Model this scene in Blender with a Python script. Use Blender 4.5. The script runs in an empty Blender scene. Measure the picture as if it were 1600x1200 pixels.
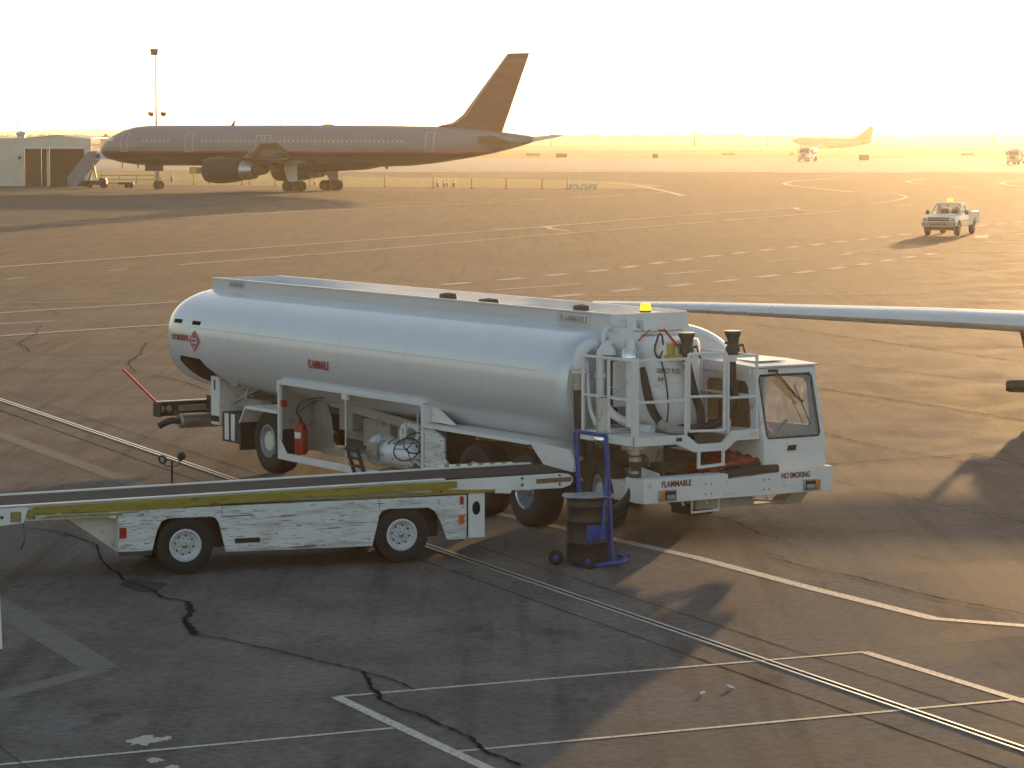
import bpy, bmesh, math, random
from mathutils import Vector, Matrix
random.seed(7)
R = math.radians
scene = bpy.context.scene
COL = scene.collection

# ------------------------------------------------------------------ camera
FPX = 4733.0
CAM_H = 5.75
PITCH = math.atan(392 / FPX)
cam_data = bpy.data.cameras.new("camera")
cam = bpy.data.objects.new("camera", cam_data)
COL.objects.link(cam)
cam.location = (0, 0, CAM_H)
cam.rotation_euler = (R(90) - PITCH, 0, 0)
cam_data.sensor_width = 36.0
cam_data.lens = 36.0 * FPX / 1600
cam_data.clip_start = 0.5
cam_data.clip_end = 40000
scene.camera = cam

# ------------------------------------------------------------------ light
SUN_EL, SUN_AZ = 4.9, 14.6          # degrees; azimuth clockwise from +Y
SKY_SAT = 0.74
world = bpy.data.worlds.new("World")
scene.world = world
world.use_nodes = True
wt = world.node_tree
for n in list(wt.nodes):
    wt.nodes.remove(n)
wo = wt.nodes.new("ShaderNodeOutputWorld")
bg = wt.nodes.new("ShaderNodeBackground")
sky = wt.nodes.new("ShaderNodeTexSky")
sky.sky_type = 'NISHITA'
sky.sun_disc = False
sky.sun_elevation = R(SUN_EL)
sky.sun_rotation = R(SUN_AZ)
sky.air_density = 1.0
sky.dust_density = 0.9
sky.ozone_density = 1.2
bg.inputs["Strength"].default_value = 0.15
hsv = wt.nodes.new("ShaderNodeHueSaturation"); hsv.inputs["Saturation"].default_value = SKY_SAT
wt.links.new(sky.outputs[0], hsv.inputs["Color"]); wt.links.new(hsv.outputs[0], bg.inputs[0])
wt.links.new(bg.outputs[0], wo.inputs[0])

sd = bpy.data.lights.new("sun", 'SUN')
sd.energy = 3.3
sd.angle = R(0.8)
sd.color = (1.0, 0.60, 0.26)
sun = bpy.data.objects.new("sun", sd)
COL.objects.link(sun)
sdir = Vector((math.sin(R(SUN_AZ)) * math.cos(R(SUN_EL)), math.cos(R(SUN_AZ)) * math.cos(R(SUN_EL)), math.sin(R(SUN_EL))))
sun.rotation_euler = (-sdir).to_track_quat('-Z', 'Y').to_euler()
sun.location = (40, 150, 40)

scene.view_settings.view_transform = 'Standard'
scene.view_settings.look = 'None'
scene.view_settings.exposure = 0.94
scene.view_settings.gamma = 1.0
scene.cycles.use_denoising = True
scene.cycles.max_bounces = 8
scene.cycles.volume_bounces = 1
scene.cycles.transparent_max_bounces = 12

# ------------------------------------------------------------------ pixel -> place
_c, _s = math.cos(PITCH), math.sin(PITCH)
def ray(u, v):
    a = (u - 800) / FPX; b = -(v - 600) / FPX
    return (a, _c + b * _s, -_s + b * _c)
def at(u, v, z=0.0):
    r = ray(u, v); t = (z - CAM_H) / r[2]
    return (r[0] * t, r[1] * t)

# ------------------------------------------------------------------ materials
def mat(name, col, rough=0.5, metal=0.0, var=0.12, scale=4.0, dirt=None, dirt_amt=0.3, dirt_scale=(2, 2, 2),
        bump=0.0, bump_scale=60, spec=0.5, emit=None, emit_s=0.0, coat=0.0):
    m = bpy.data.materials.new(name); m.use_nodes = True
    nt = m.node_tree; p = nt.nodes["Principled BSDF"]
    tc = nt.nodes.new("ShaderNodeTexCoord")
    mp = nt.nodes.new("ShaderNodeMapping"); mp.inputs["Scale"].default_value = dirt_scale
    nt.links.new(tc.outputs["Object"], mp.inputs[0])
    nz = nt.nodes.new("ShaderNodeTexNoise"); nz.inputs["Scale"].default_value = scale; nz.inputs["Detail"].default_value = 6
    nt.links.new(mp.outputs[0], nz.inputs["Vector"])
    r1 = nt.nodes.new("ShaderNodeValToRGB")
    r1.color_ramp.elements[0].position = 0.3; r1.color_ramp.elements[1].position = 0.7
    r1.color_ramp.elements[0].color = tuple(max(0, c * (1 - var)) for c in col) + (1,)
    r1.color_ramp.elements[1].color = tuple(min(1, c * (1 + var)) for c in col) + (1,)
    nt.links.new(nz.outputs["Fac"], r1.inputs[0])
    out = r1.outputs[0]
    if dirt:
        n2 = nt.nodes.new("ShaderNodeTexNoise"); n2.inputs["Scale"].default_value = scale * 1.7; n2.inputs["Detail"].default_value = 8
        n2.inputs["Roughness"].default_value = 0.65
        nt.links.new(mp.outputs[0], n2.inputs["Vector"])
        r2 = nt.nodes.new("ShaderNodeValToRGB")
        r2.color_ramp.elements[0].position = 0.62 - dirt_amt * 0.35; r2.color_ramp.elements[1].position = 0.72 - dirt_amt * 0.25
        nt.links.new(n2.outputs["Fac"], r2.inputs[0])
        mx = nt.nodes.new("ShaderNodeMixRGB"); mx.inputs[2].default_value = tuple(dirt) + (1,)
        nt.links.new(r2.outputs[0], mx.inputs[0]); nt.links.new(out, mx.inputs[1])
        out = mx.outputs[0]
    nt.links.new(out, p.inputs["Base Color"])
    p.inputs["Metallic"].default_value = metal
    p.inputs["Specular IOR Level"].default_value = spec
    p.inputs["Coat Weight"].default_value = coat
    rr = nt.nodes.new("ShaderNodeMapRange")
    rr.inputs[3].default_value = max(0.02, rough - 0.08); rr.inputs[4].default_value = min(1, rough + 0.1)
    nt.links.new(nz.outputs["Fac"], rr.inputs[0]); nt.links.new(rr.outputs[0], p.inputs["Roughness"])
    if bump:
        nb = nt.nodes.new("ShaderNodeTexNoise"); nb.inputs["Scale"].default_value = bump_scale
        nt.links.new(tc.outputs["Object"], nb.inputs["Vector"])
        b = nt.nodes.new("ShaderNodeBump"); b.inputs["Strength"].default_value = bump; b.inputs["Distance"].default_value = 0.02
        nt.links.new(nb.outputs["Fac"], b.inputs["Height"]); nt.links.new(b.outputs[0], p.inputs["Normal"])
    if emit:
        p.inputs["Emission Color"].default_value = tuple(emit) + (1,); p.inputs["Emission Strength"].default_value = emit_s
    return m

def glass(name, tint=(0.85, 0.87, 0.85), refl=0.12):
    m = bpy.data.materials.new(name); m.use_nodes = True
    nt = m.node_tree
    for n in list(nt.nodes): nt.nodes.remove(n)
    o = nt.nodes.new("ShaderNodeOutputMaterial"); mx = nt.nodes.new("ShaderNodeMixShader")
    t = nt.nodes.new("ShaderNodeBsdfTransparent"); g = nt.nodes.new("ShaderNodeBsdfGlossy")
    d = nt.nodes.new("ShaderNodeBsdfTranslucent"); m2 = nt.nodes.new("ShaderNodeMixShader")
    t.inputs[0].default_value = tuple(tint) + (1,); g.inputs["Roughness"].default_value = 0.03
    d.inputs[0].default_value = (.75, .7, .62, 1)
    tc = nt.nodes.new("ShaderNodeTexCoord"); nz = nt.nodes.new("ShaderNodeTexNoise"); nz.inputs["Scale"].default_value = 7; nz.inputs["Detail"].default_value = 8; nz.inputs["Roughness"].default_value = .7
    nt.links.new(tc.outputs["Object"], nz.inputs["Vector"]); mrg = nt.nodes.new("ShaderNodeMapRange"); mrg.inputs[1].default_value = .42; mrg.inputs[2].default_value = .68; mrg.inputs[3].default_value = .02; mrg.inputs[4].default_value = .26
    nt.links.new(nz.outputs["Fac"], mrg.inputs[0]); nt.links.new(mrg.outputs[0], m2.inputs[0])
    f = nt.nodes.new("ShaderNodeFresnel"); f.inputs[0].default_value = 1.5
    ad = nt.nodes.new("ShaderNodeMath"); ad.operation = 'ADD'; ad.inputs[1].default_value = refl
    nt.links.new(f.outputs[0], ad.inputs[0]); nt.links.new(ad.outputs[0], mx.inputs[0])
    nt.links.new(t.outputs[0], m2.inputs[1]); nt.links.new(d.outputs[0], m2.inputs[2])
    nt.links.new(m2.outputs[0], mx.inputs[1]); nt.links.new(g.outputs[0], mx.inputs[2]); nt.links.new(mx.outputs[0], o.inputs[0])
    return m

M = {}
M['tank'] = mat("tank_paint", (.73, .77, .83), .36, 0.30, .03, 1.0, dirt=(.74, .76, .79), dirt_amt=.15, dirt_scale=(.3, 1, 1), coat=.5, spec=.6)
M['white'] = mat("white_paint", (.80, .80, .81), .40, 0, .05, 3, dirt=(.5, .48, .45), dirt_amt=.06, dirt_scale=(.6, .6, 1))
M['white2'] = mat("dirty_white_paint", (.70, .67, .63), .5, 0, .08, 2, dirt=(.40, .35, .30), dirt_amt=.15)
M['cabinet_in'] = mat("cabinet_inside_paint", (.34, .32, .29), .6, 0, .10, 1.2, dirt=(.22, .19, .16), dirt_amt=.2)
M['rubber'] = mat("tyre_rubber", (.014, .013, .013), .7, 0, .25, 3, dirt=(.028, .024, .022), dirt_amt=.15, bump=.3, bump_scale=30)
M['hose'] = mat("hose_rubber", (.03, .026, .024), .55, 0, .2, 10)
M['black'] = mat("black_metal", (.025, .024, .024), .45, 0, .3, 8)
M['dark'] = mat("dark_frame_steel", (.07, .06, .055), .6, .2, .25, 6, dirt=(.12, .08, .05), dirt_amt=.3)
M['chrome'] = mat("chrome", (.8, .8, .8), .15, 1, .05, 5)
M['steel'] = mat("bare_steel", (.45, .44, .42), .38, .8, .15, 8, dirt=(.2, .15, .1), dirt_amt=.2)
M['silver'] = mat("silver_vessel_paint", (.72, .75, .79), .32, .2, .05, 3, dirt=(.3, .24, .2), dirt_amt=.15)
M['red'] = mat("red_paint", (.42, .022, .018), .35, 0, .1, 5)
M['redcloth'] = mat("red_brown_cover", (.38, .05, .018), .45, 0, .3, 4, dirt=(.05, .02, .015), dirt_amt=.3)
M['redtext'] = mat("red_lettering", (.38, .03, .045), .5, 0, .15, 30)
M['browntext'] = mat("brown_red_lettering", (.17, .035, .02), .5, 0, .15, 30)
M['signtext'] = mat('faded_sign_text', (.40, .34, .31), .6, 0, .1, 20)
M['cabdark'] = mat('dark_cab_lining', (.10, .095, .095), .7, 0, .1, 6)
M['pink'] = mat("placard_pink", (.62, .09, .17), .5, 0, .05, 5)
M['rim'] = mat("grey_rim_paint", (.30, .33, .38), .45, .1, .12, 8, dirt=(.1, .08, .06), dirt_amt=.25)
M['rimwhite'] = mat("white_rim_paint", (.60, .63, .68), .45, 0, .08, 8, dirt=(.25, .2, .16), dirt_amt=.15)
M['amber'] = mat("amber_lens", (.75, .22, .02), .25, 0, .05, 5, coat=.5)
M['beacon'] = mat("amber_beacon_lit", (.9, .45, .02), .3, 0, .05, 5, emit=(1.0, .55, .02), emit_s=.9)
M['lens'] = mat("lamp_glass", (.55, .6, .65), .12, .6, .05, 5, coat=.6)
M['yellow'] = mat("boom_yellow_paint", (.33, .27, .035), .55, 0, .12, 5, dirt=(.16, .12, .03), dirt_amt=.22, dirt_scale=(.5, 2, 3))
M['belt'] = mat("conveyor_belt", (.016, .014, .014), .85, 0, .2, 4)
M['blue'] = mat("blue_enamel", (.008, .06, .34), .4, 0, .12, 8, dirt=(.012, .02, .09), dirt_amt=.15)
M['drum'] = mat("black_drum_paint", (.013, .013, .014), .40, 0, .25, 6, dirt=(.035, .028, .024), dirt_amt=.15)
M['drumlid'] = mat("drum_lid_steel", (.32, .35, .37), .4, .5, .1, 8)
M['orange'] = mat("orange_plastic", (.65, .12, .02), .5, 0, .1, 8)
M['stick'] = mat("red_flag_stick", (.9, .03, .015), .4, 0, .05, 8)
M['glass'] = glass("window_glass")
M['glassdark'] = glass("side_window_glass", (.5, .42, .33), .05)
M['seat'] = mat("seat_vinyl", (.05, .04, .035), .6, 0, .2, 8)
M['polished'] = mat("polished_leading_edge", (.93, .94, .95), .26, .35, .01, .25)
M['planewhite'] = mat("aircraft_white_paint", (.74, .76, .78), .35, 0, .04, 1)
M['planebelly'] = mat("aircraft_grey_wing", (.34, .33, .32), .45, .1, .06, 1)
M['navy'] = mat("navy_paint", (.012, .012, .032), .5, 0, .1, 2, coat=.0, spec=.3)
M['nacelle_metal'] = mat("nozzle_metal", (.5, .5, .5), .3, .9, .06, 2)
M['gear'] = mat("gear_strut_paint", (.35, .34, .33), .5, .2, .1, 3)
M['hangar'] = mat("ribbed_cream_siding", (.66, .67, .60), .6, 0, .05, .6)
M['hangarroof'] = mat("pale_metal_roof", (.55, .55, .53), .45, .3, .05, .6)
M['hangarin'] = mat("brown_hangar_panels", (.10, .066, .048), .75, 0, .12, .8)
M['post'] = mat("grey_utility_pole", (.18, .15, .12), .8, 0, .1, 2)
M['woodtree'] = mat("hazy_foliage", (.06, .07, .035), .9, 0, .3, .4)
M['signbrown'] = mat("taxi_sign_back", (.10, .07, .04), .7, 0, .15, 1)
M['signyellow'] = mat("taxi_sign_yellow", (.55, .42, .08), .6, 0, .1, 1)
M['person'] = mat("dark_driver_clothing", (.05, .045, .04), .8, 0, .2, 5)
M['skin'] = mat("skin", (.42, .24, .16), .6, 0, .05, 5)

# worn, scratched white paint: streaks run along the panel
def worn():
    m = bpy.data.materials.new("worn_scratched_white_paint"); m.use_nodes = True
    nt = m.node_tree; p = nt.nodes["Principled BSDF"]; L = nt.links.new
    tc = nt.nodes.new("ShaderNodeTexCoord")
    def streak(scl, det, lo, hi, nscale=1.0):
        mp = nt.nodes.new("ShaderNodeMapping"); mp.inputs["Scale"].default_value = scl
        L(tc.outputs["Object"], mp.inputs[0])
        n = nt.nodes.new("ShaderNodeTexNoise"); n.inputs["Scale"].default_value = nscale; n.inputs["Detail"].default_value = det
        n.inputs["Roughness"].default_value = .6; n.inputs["Distortion"].default_value = .3
        L(mp.outputs[0], n.inputs["Vector"])
        r = nt.nodes.new("ShaderNodeMapRange"); r.inputs[1].default_value = lo; r.inputs[2].default_value = hi
        L(n.outputs["Fac"], r.inputs[0]); return r.outputs[0]
    a = streak((1.6, 1.6, 30), 4, .565, .605)
    b = streak((5, 5, 60), 2, .62, .65)
    c = streak((.8, .8, 1.8), 3, .44, .56)          # where the wear is heavy
    d = streak((1.2, 1.2, 9), 4, .48, .72)
    mu = nt.nodes.new("ShaderNodeMath"); mu.operation = 'MULTIPLY'; L(a, mu.inputs[0]); L(c, mu.inputs[1])
    mx = nt.nodes.new("ShaderNodeMath"); mx.operation = 'MAXIMUM'; L(mu.outputs[0], mx.inputs[0]); L(b, mx.inputs[1])
    base = nt.nodes.new("ShaderNodeMixRGB"); base.inputs[1].default_value = (.74, .76, .78, 1); base.inputs[2].default_value = (.40, .38, .36, 1)
    L(d, base.inputs[0])
    fin = nt.nodes.new("ShaderNodeMixRGB"); L(mx.outputs[0], fin.inputs[0]); L(base.outputs[0], fin.inputs[1])
    rust = nt.nodes.new("ShaderNodeMixRGB"); rust.inputs[1].default_value = (.15, .125, .10, 1); rust.inputs[2].default_value = (.16, .085, .04, 1)
    L(streak((3, 3, 8), 2, .5, .6), rust.inputs[0]); L(rust.outputs[0], fin.inputs[2])
    L(fin.outputs[0], p.inputs["Base Color"]); p.inputs["Roughness"].default_value = .5
    return m
M['worn'] = worn()

def ground_mat(name, c1, c2, c3, rough, speck=.8, scl=.06, spec=.35, bump=.35, near=None):
    m = bpy.data.materials.new(name); m.use_nodes = True
    nt = m.node_tree; p = nt.nodes["Principled BSDF"]; L = nt.links.new
    tc = nt.nodes.new("ShaderNodeTexCoord")
    def noise(s, det=5, stretch=(1, 1, 1), rgh=.55):
        mp = nt.nodes.new("ShaderNodeMapping"); mp.inputs["Scale"].default_value = stretch
        L(tc.outputs["Object"], mp.inputs[0])
        n = nt.nodes.new("ShaderNodeTexNoise"); n.inputs["Scale"].default_value = s; n.inputs["Detail"].default_value = det
        n.inputs["Roughness"].default_value = rgh; L(mp.outputs[0], n.inputs["Vector"]); return n.outputs["Fac"]
    def rng(src, lo, hi, a=0, b=1):
        r = nt.nodes.new("ShaderNodeMapRange"); r.inputs[1].default_value = lo; r.inputs[2].default_value = hi
        r.inputs[3].default_value = a; r.inputs[4].default_value = b; L(src, r.inputs[0]); return r.outputs[0]
    big = rng(noise(scl, 5, (1, .5, 1)), .35, .65)
    med = rng(noise(.55, 7, (1, .7, 1), .65), .42, .62)
    fine = rng(noise(9, 5), .35, .65)
    stain = rng(noise(.9, 6, (1.0, .5, 1), .6), .60, .72)
    pale = rng(noise(22, 2), .68, .74)
    tyre = rng(noise(.8, 4, (3.2, .10, 1), .5), .50, .72)
    a = nt.nodes.new("ShaderNodeMixRGB"); a.inputs[1].default_value = c1 + (1,); a.inputs[2].default_value = c2 + (1,); L(big, a.inputs[0])
    if near:       # light grading put into colour and gloss: paler matt grey near, warmer beyond
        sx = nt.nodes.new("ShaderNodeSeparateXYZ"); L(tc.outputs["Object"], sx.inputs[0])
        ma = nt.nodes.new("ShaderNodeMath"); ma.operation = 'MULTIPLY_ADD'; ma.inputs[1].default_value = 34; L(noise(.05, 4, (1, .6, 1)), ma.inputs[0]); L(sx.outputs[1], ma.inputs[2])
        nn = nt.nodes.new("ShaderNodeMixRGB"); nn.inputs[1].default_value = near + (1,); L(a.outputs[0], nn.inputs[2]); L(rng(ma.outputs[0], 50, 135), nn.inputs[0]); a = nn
    b = nt.nodes.new("ShaderNodeMixRGB"); b.blend_type = 'MULTIPLY'; b.inputs[0].default_value = 1
    L(a.outputs[0], b.inputs[1]); L(rng(med, 0, 1, .80, 1.12), b.inputs[2])
    c = nt.nodes.new("ShaderNodeMixRGB"); c.blend_type = 'MULTIPLY'; c.inputs[0].default_value = 1
    L(b.outputs[0], c.inputs[1]); L(rng(fine, 0, 1, 1 - .22 * speck, 1 + .2 * speck), c.inputs[2])
    d = nt.nodes.new("ShaderNodeMixRGB"); d.inputs[2].default_value = c3 + (1,); L(c.outputs[0], d.inputs[1])
    s2 = rng(stain, 0, 1, 0, .55); L(s2, d.inputs[0])
    e = nt.nodes.new("ShaderNodeMixRGB"); e.inputs[2].default_value = (.35, .33, .3, 1); L(d.outputs[0], e.inputs[1]); L(rng(pale, 0, 1, 0, .45 * speck), e.inputs[0])
    h = nt.nodes.new("ShaderNodeMixRGB"); h.blend_type = 'MULTIPLY'; h.inputs[0].default_value = 1; L(e.outputs[0], h.inputs[1]); L(rng(tyre, 0, 1, 1.06, .74), h.inputs[2]); e = h
    L(e.outputs[0], p.inputs["Base Color"])
    L(rng(med, 0, 1, rough - .07, rough + .1), p.inputs["Roughness"])
    p.inputs["Specular IOR Level"].default_value = spec
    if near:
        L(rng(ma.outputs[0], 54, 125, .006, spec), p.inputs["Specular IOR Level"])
    bn = nt.nodes.new("ShaderNodeBump"); bn.inputs["Strength"].default_value = bump; bn.inputs["Distance"].default_value = .012
    L(noise(14, 4), bn.inputs["Height"]); L(bn.outputs[0], p.inputs["Normal"])
    return m
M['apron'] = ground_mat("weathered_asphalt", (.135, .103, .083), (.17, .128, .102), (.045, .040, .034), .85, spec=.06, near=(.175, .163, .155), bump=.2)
M['concrete'] = ground_mat("pale_taxiway_concrete", (.30, .27, .22), (.36, .32, .26), (.2, .17, .14), .7, scl=.01)
M['grass'] = ground_mat("dry_golden_grass", (.26, .20, .07), (.36, .28, .12), (.14, .12, .05), .9, scl=.02, spec=.1)
M['patch'] = ground_mat("old_asphalt_patch", (.085, .088, .085), (.10, .10, .095), (.06, .06, .06), .85, spec=.04)  # colour of the painted airliner shadow, also the marker board's stripe
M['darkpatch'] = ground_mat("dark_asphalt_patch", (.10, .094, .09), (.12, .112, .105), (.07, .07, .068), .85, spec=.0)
M['fade'] = mat("faded_paint_mark", (.185, .176, .168), .8, 0, .15, 3, spec=.05)
M['line'] = mat("white_line_paint", (.60, .57, .51), .7, 0, .10, 6, dirt=(.24, .21, .18), dirt_amt=.35, spec=.15)
M['yline'] = mat("yellow_line_paint", (.55, .42, .15), .55, 0, .1, 3, dirt=(.25, .2, .1), dirt_amt=.3)
M['crack'] = mat("tar_filled_crack", (.034, .031, .028), .95, 0, .2, 10, spec=.0)
M['spill'] = mat("dried_white_spill", (.36, .36, .33), .6, 0, .2, 8)
M['rail'] = mat("polished_slot_steel", (.55, .53, .5), .32, .8, .1, 3)

# ------------------------------------------------------------------ geometry helpers
def ov(o):
    d = Vector(o)
    return d
class MB:
    def __init__(s): s.v = []; s.f = []
    def add(s, vs, fs):
        n = len(s.v); s.v += [tuple(v) for v in vs]; s.f += [tuple(i + n for i in f) for f in fs]; return s
    def box(s, x0, x1, y0, y1, z0, z1):
        return s.add([(x0,y0,z0),(x1,y0,z0),(x1,y1,z0),(x0,y1,z0),(x0,y0,z1),(x1,y0,z1),(x1,y1,z1),(x0,y1,z1)],
                     [(0,3,2,1),(4,5,6,7),(0,1,5,4),(1,2,6,5),(2,3,7,6),(3,0,4,7)])
    def bar(s, p, q, w=.04, h=None, up=(0,0,1)):
        p, q = Vector(p), Vector(q); d = (q - p).normalized(); h = h or w
        upv = Vector(up)
        if abs(d.dot(upv)) > .95: upv = Vector((1, 0, 0))
        a = d.cross(upv).normalized(); b = a.cross(d).normalized()
        vs = []
        for c in (p, q):
            for i, j in ((-1,-1),(1,-1),(1,1),(-1,1)): vs.append(c + a * (i * w / 2) + b * (j * h / 2))
        return s.add(vs, [(0,3,2,1),(4,5,6,7),(0,1,5,4),(1,2,6,5),(2,3,7,6),(3,0,4,7)])
    def tube(s, pts, r, n=10, caps=True):
        pts = [Vector(p) for p in pts]; rs = r if isinstance(r, (list, tuple)) else [r] * len(pts)
        rings = []; a = None
        for i, p in enumerate(pts):
            d = (pts[min(i+1, len(pts)-1)] - pts[max(i-1, 0)]).normalized()
            if a is None:
                ref = Vector((0,0,1)) if abs(d.z) < .9 else Vector((1,0,0)); a = d.cross(ref).normalized()
            else:
                a = (a - d * a.dot(d)).normalized()
            b = d.cross(a)
            rings.append([p + (a * math.cos(t) + b * math.sin(t)) * rs[i] for t in [2*math.pi*k/n for k in range(n)]])
        vs = [v for r_ in rings for v in r_]; fs = []
        for i in range(len(pts) - 1):
            for k in range(n):
                k2 = (k + 1) % n; fs.append((i*n+k, i*n+k2, (i+1)*n+k2, (i+1)*n+k))
        if caps: fs.append(tuple(range(n))[::-1]); fs.append(tuple((len(pts)-1)*n + k for k in range(n)))
        return s.add(vs, fs)
    def cyl(s, p, q, r0, r1=None, n=24):
        return s.tube([p, q], [r0, r0 if r1 is None else r1], n)
    def lathe(s, prof, o=(0,0,0), axis=(0,0,1), n=32, closed=False):
        o = Vector(o); ax = Vector(axis).normalized()
        ref = Vector((0,0,1)) if abs(ax.z) < .9 else Vector((1,0,0)); a = ax.cross(ref).normalized(); b = ax.cross(a)
        vs = []; fs = []; m = len(prof)
        for r, h in prof:
            for k in range(n):
                t = 2*math.pi*k/n; vs.append(o + ax * h + (a * math.cos(t) + b * math.sin(t)) * max(r, 1e-4))
        for i in range(m - (0 if closed else 1)):
            j = (i + 1) % m
            for k in range(n):
                k2 = (k+1) % n; fs.append((i*n+k, i*n+k2, j*n+k2, j*n+k))
        return s.add(vs, fs)
    def prism(s, poly, a0, a1, axis='y'):   # poly in the two other axes: y:(x,z)  x:(y,z)  z:(x,y)
        n = len(poly)
        def P(p, a):
            return {'y': (p[0], a, p[1]), 'x': (a, p[0], p[1]), 'z': (p[0], p[1], a)}[axis]
        vs = [P(p, a0) for p in poly] + [P(p, a1) for p in poly]
        fs = [tuple(range(n)), tuple(range(2*n-1, n-1, -1))] + [(i, i+n, (i+1) % n + n, (i+1) % n) for i in range(n)]
        return s.add(vs, fs)
    def loft(s, rings, caps=True):
        n = len(rings[0]); vs = [v for r_ in rings for v in r_]; fs = []
        for i in range(len(rings)-1):
            for k in range(n):
                k2 = (k+1) % n; fs.append((i*n+k, i*n+k2, (i+1)*n+k2, (i+1)*n+k))
        if caps: fs.append(tuple(range(n))[::-1]); fs.append(tuple((len(rings)-1)*n+k for k in range(n)))
        return s.add(vs, fs)
    def mesh(s, name):
        me = bpy.data.meshes.new(name); me.from_pydata([tuple(v) for v in s.v], [], s.f)
        bm = bmesh.new(); bm.from_mesh(me); bmesh.ops.remove_doubles(bm, verts=bm.verts, dist=1e-6)
        bmesh.ops.recalc_face_normals(bm, faces=bm.faces); bm.to_mesh(me); bm.free(); return me
    def build(s, name, m, parent=None, smooth=False, bevel=0.0, angle=35):
        me = s.mesh(name); o = bpy.data.objects.new(name, me); COL.objects.link(o)
        me.materials.append(M[m] if isinstance(m, str) else m)
        if parent is not None: o.parent = parent
        if bevel:
            b = o.modifiers.new("bevel", 'BEVEL'); b.width = bevel; b.segments = 2; b.limit_method = 'ANGLE'; b.angle_limit = R(40)
        if smooth or bevel: shade(o, angle)
        return o
def shade(o, angle=35):
    me = o.data
    for p in me.polygons: p.use_smooth = True
    try:
        me.set_sharp_from_angle(angle=R(angle))
    except Exception: pass
def tag(o, label=None, cat=None, group=None, kind=None):
    if label: o['label'] = label
    if cat: o['category'] = cat
    if group: o['group'] = group
    if kind: o['kind'] = kind
    return o
def thing(name, label, cat, loc, rz=0, group=None):
    o = bpy.data.objects.new(name, None); COL.objects.link(o); o.location = loc; o.rotation_euler = (0, 0, rz)
    o.empty_display_size = .2
    return tag(o, label, cat, group)
def copy_tree(o, parent=None):
    c = o.copy(); COL.objects.link(c); c.parent = parent
    for ch in list(o.children): copy_tree(ch, c)
    return c
def cut(o, cutters, mname=None):
    """carve prisms out of a mesh and bake the result"""
    cs = []
    for c in cutters:
        me = c.mesh("cutter"); co = bpy.data.objects.new("cutter", me); COL.objects.link(co)
        me.materials.append(M[mname] if mname else o.data.materials[0])
        if o.parent: co.parent = o.parent
        b = o.modifiers.new("b", 'BOOLEAN'); b.operation = 'DIFFERENCE'; b.solver = 'EXACT'; b.object = co
        try: b.material_mode = 'TRANSFER'
        except Exception: pass
        cs.append(co)
    bpy.context.view_layer.update()
    dg = bpy.context.evaluated_depsgraph_get()
    me = bpy.data.meshes.new_from_object(o.evaluated_get(dg)); o.modifiers.clear(); o.data = me
    for co in cs: bpy.data.objects.remove(co, do_unlink=True)
    return o
def text(s_, name, parent, org, xd, ud, w, h, m, bold=.012, depth=.003):
    cu = bpy.data.curves.new(name, 'FONT'); cu.body = s_; cu.size = 1; cu.extrude = .004; cu.offset = bold
    to = bpy.data.objects.new("t", cu); COL.objects.link(to); bpy.context.view_layer.update()
    dg = bpy.context.evaluated_depsgraph_get(); me = bpy.data.meshes.new_from_object(to.evaluated_get(dg))
    bpy.data.objects.remove(to, do_unlink=True)
    xs = [v.co.x for v in me.vertices]; ys = [v.co.y for v in me.vertices]
    x0, x1, y0, y1 = min(xs), max(xs), min(ys), max(ys)
    X, U = Vector(xd).normalized(), Vector(ud).normalized(); N = X.cross(U); O_ = Vector(org)
    for v in me.vertices:
        a = (v.co.x - x0) / (x1 - x0) * w; b = (v.co.y - y0) / (y1 - y0) * h; z = (v.co.z / .008 + .5) * depth
        v.co = O_ + X * a + U * b + N * z
    me.materials.clear(); me.materials.append(M[m])
    o = bpy.data.objects.new(name, me); COL.objects.link(o); o.parent = parent; return o
def arc(c, r, a0, a1, n, plane='xz'):
    out = []
    for i in range(n + 1):
        t = R(a0 + (a1 - a0) * i / n); p = (c[0] + r * math.cos(t), c[1] + r * math.sin(t)); out.append(p)
    return out
def smooth_path(pts, n=6):
    P = [Vector(p) for p in pts]; P = [P[0]*2 - P[1]] + P + [P[-1]*2 - P[-2]]; out = []
    for i in range(1, len(P) - 2):
        for k in range(n):
            t = k / n; a, b, c, d = P[i-1], P[i], P[i+1], P[i+2]
            out.append(.5 * ((2*b) + (c-a)*t + (2*a - 5*b + 4*c - d)*t*t + (3*b - a - 3*c + d)*t**3))
    out.append(P[-2]); return out

# ------------------------------------------------------------------ setting
def sheet(name, pts, z, m):
    me = bpy.data.meshes.new(name); me.from_pydata([(p[0], p[1], z) for p in pts], [], [tuple(range(len(pts)))])
    bm = bmesh.new(); bm.from_mesh(me); bmesh.ops.recalc_face_normals(bm, faces=bm.faces)
    if bm.faces[:] and bm.faces[:][0].normal.z < 0: bmesh.ops.reverse_faces(bm, faces=bm.faces)
    bm.to_mesh(me); bm.free()
    me.materials.append(M[m]); o = bpy.data.objects.new(name, me); COL.objects.link(o); o['kind'] = 'structure'; return o
sheet("ground", [(-9000, -300), (9000, -300), (9000, 14000), (-9000, 14000)], -.03, 'grass')
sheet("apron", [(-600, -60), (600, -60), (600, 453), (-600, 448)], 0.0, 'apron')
sheet("taxiway", [(-1200, 449), (1500, 454), (1500, 700), (-1200, 690)], -.012, 'concrete')
sheet("far_taxiway", [(-2500, 1010), (2500, 1060), (2500, 1170), (-2500, 1120)], -.014, 'concrete')
def pxpoly(pts): return [at(u, v) for u, v in pts]
sheet("grass_island", pxpoly([(-60, 288.5), (240, 289), (470, 290.5), (860, 294), (1010, 294.5), (1040, 290), (960, 284), (800, 279), (560, 276.5), (300, 266), (-60, 265)]), .006, 'grass')
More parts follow.
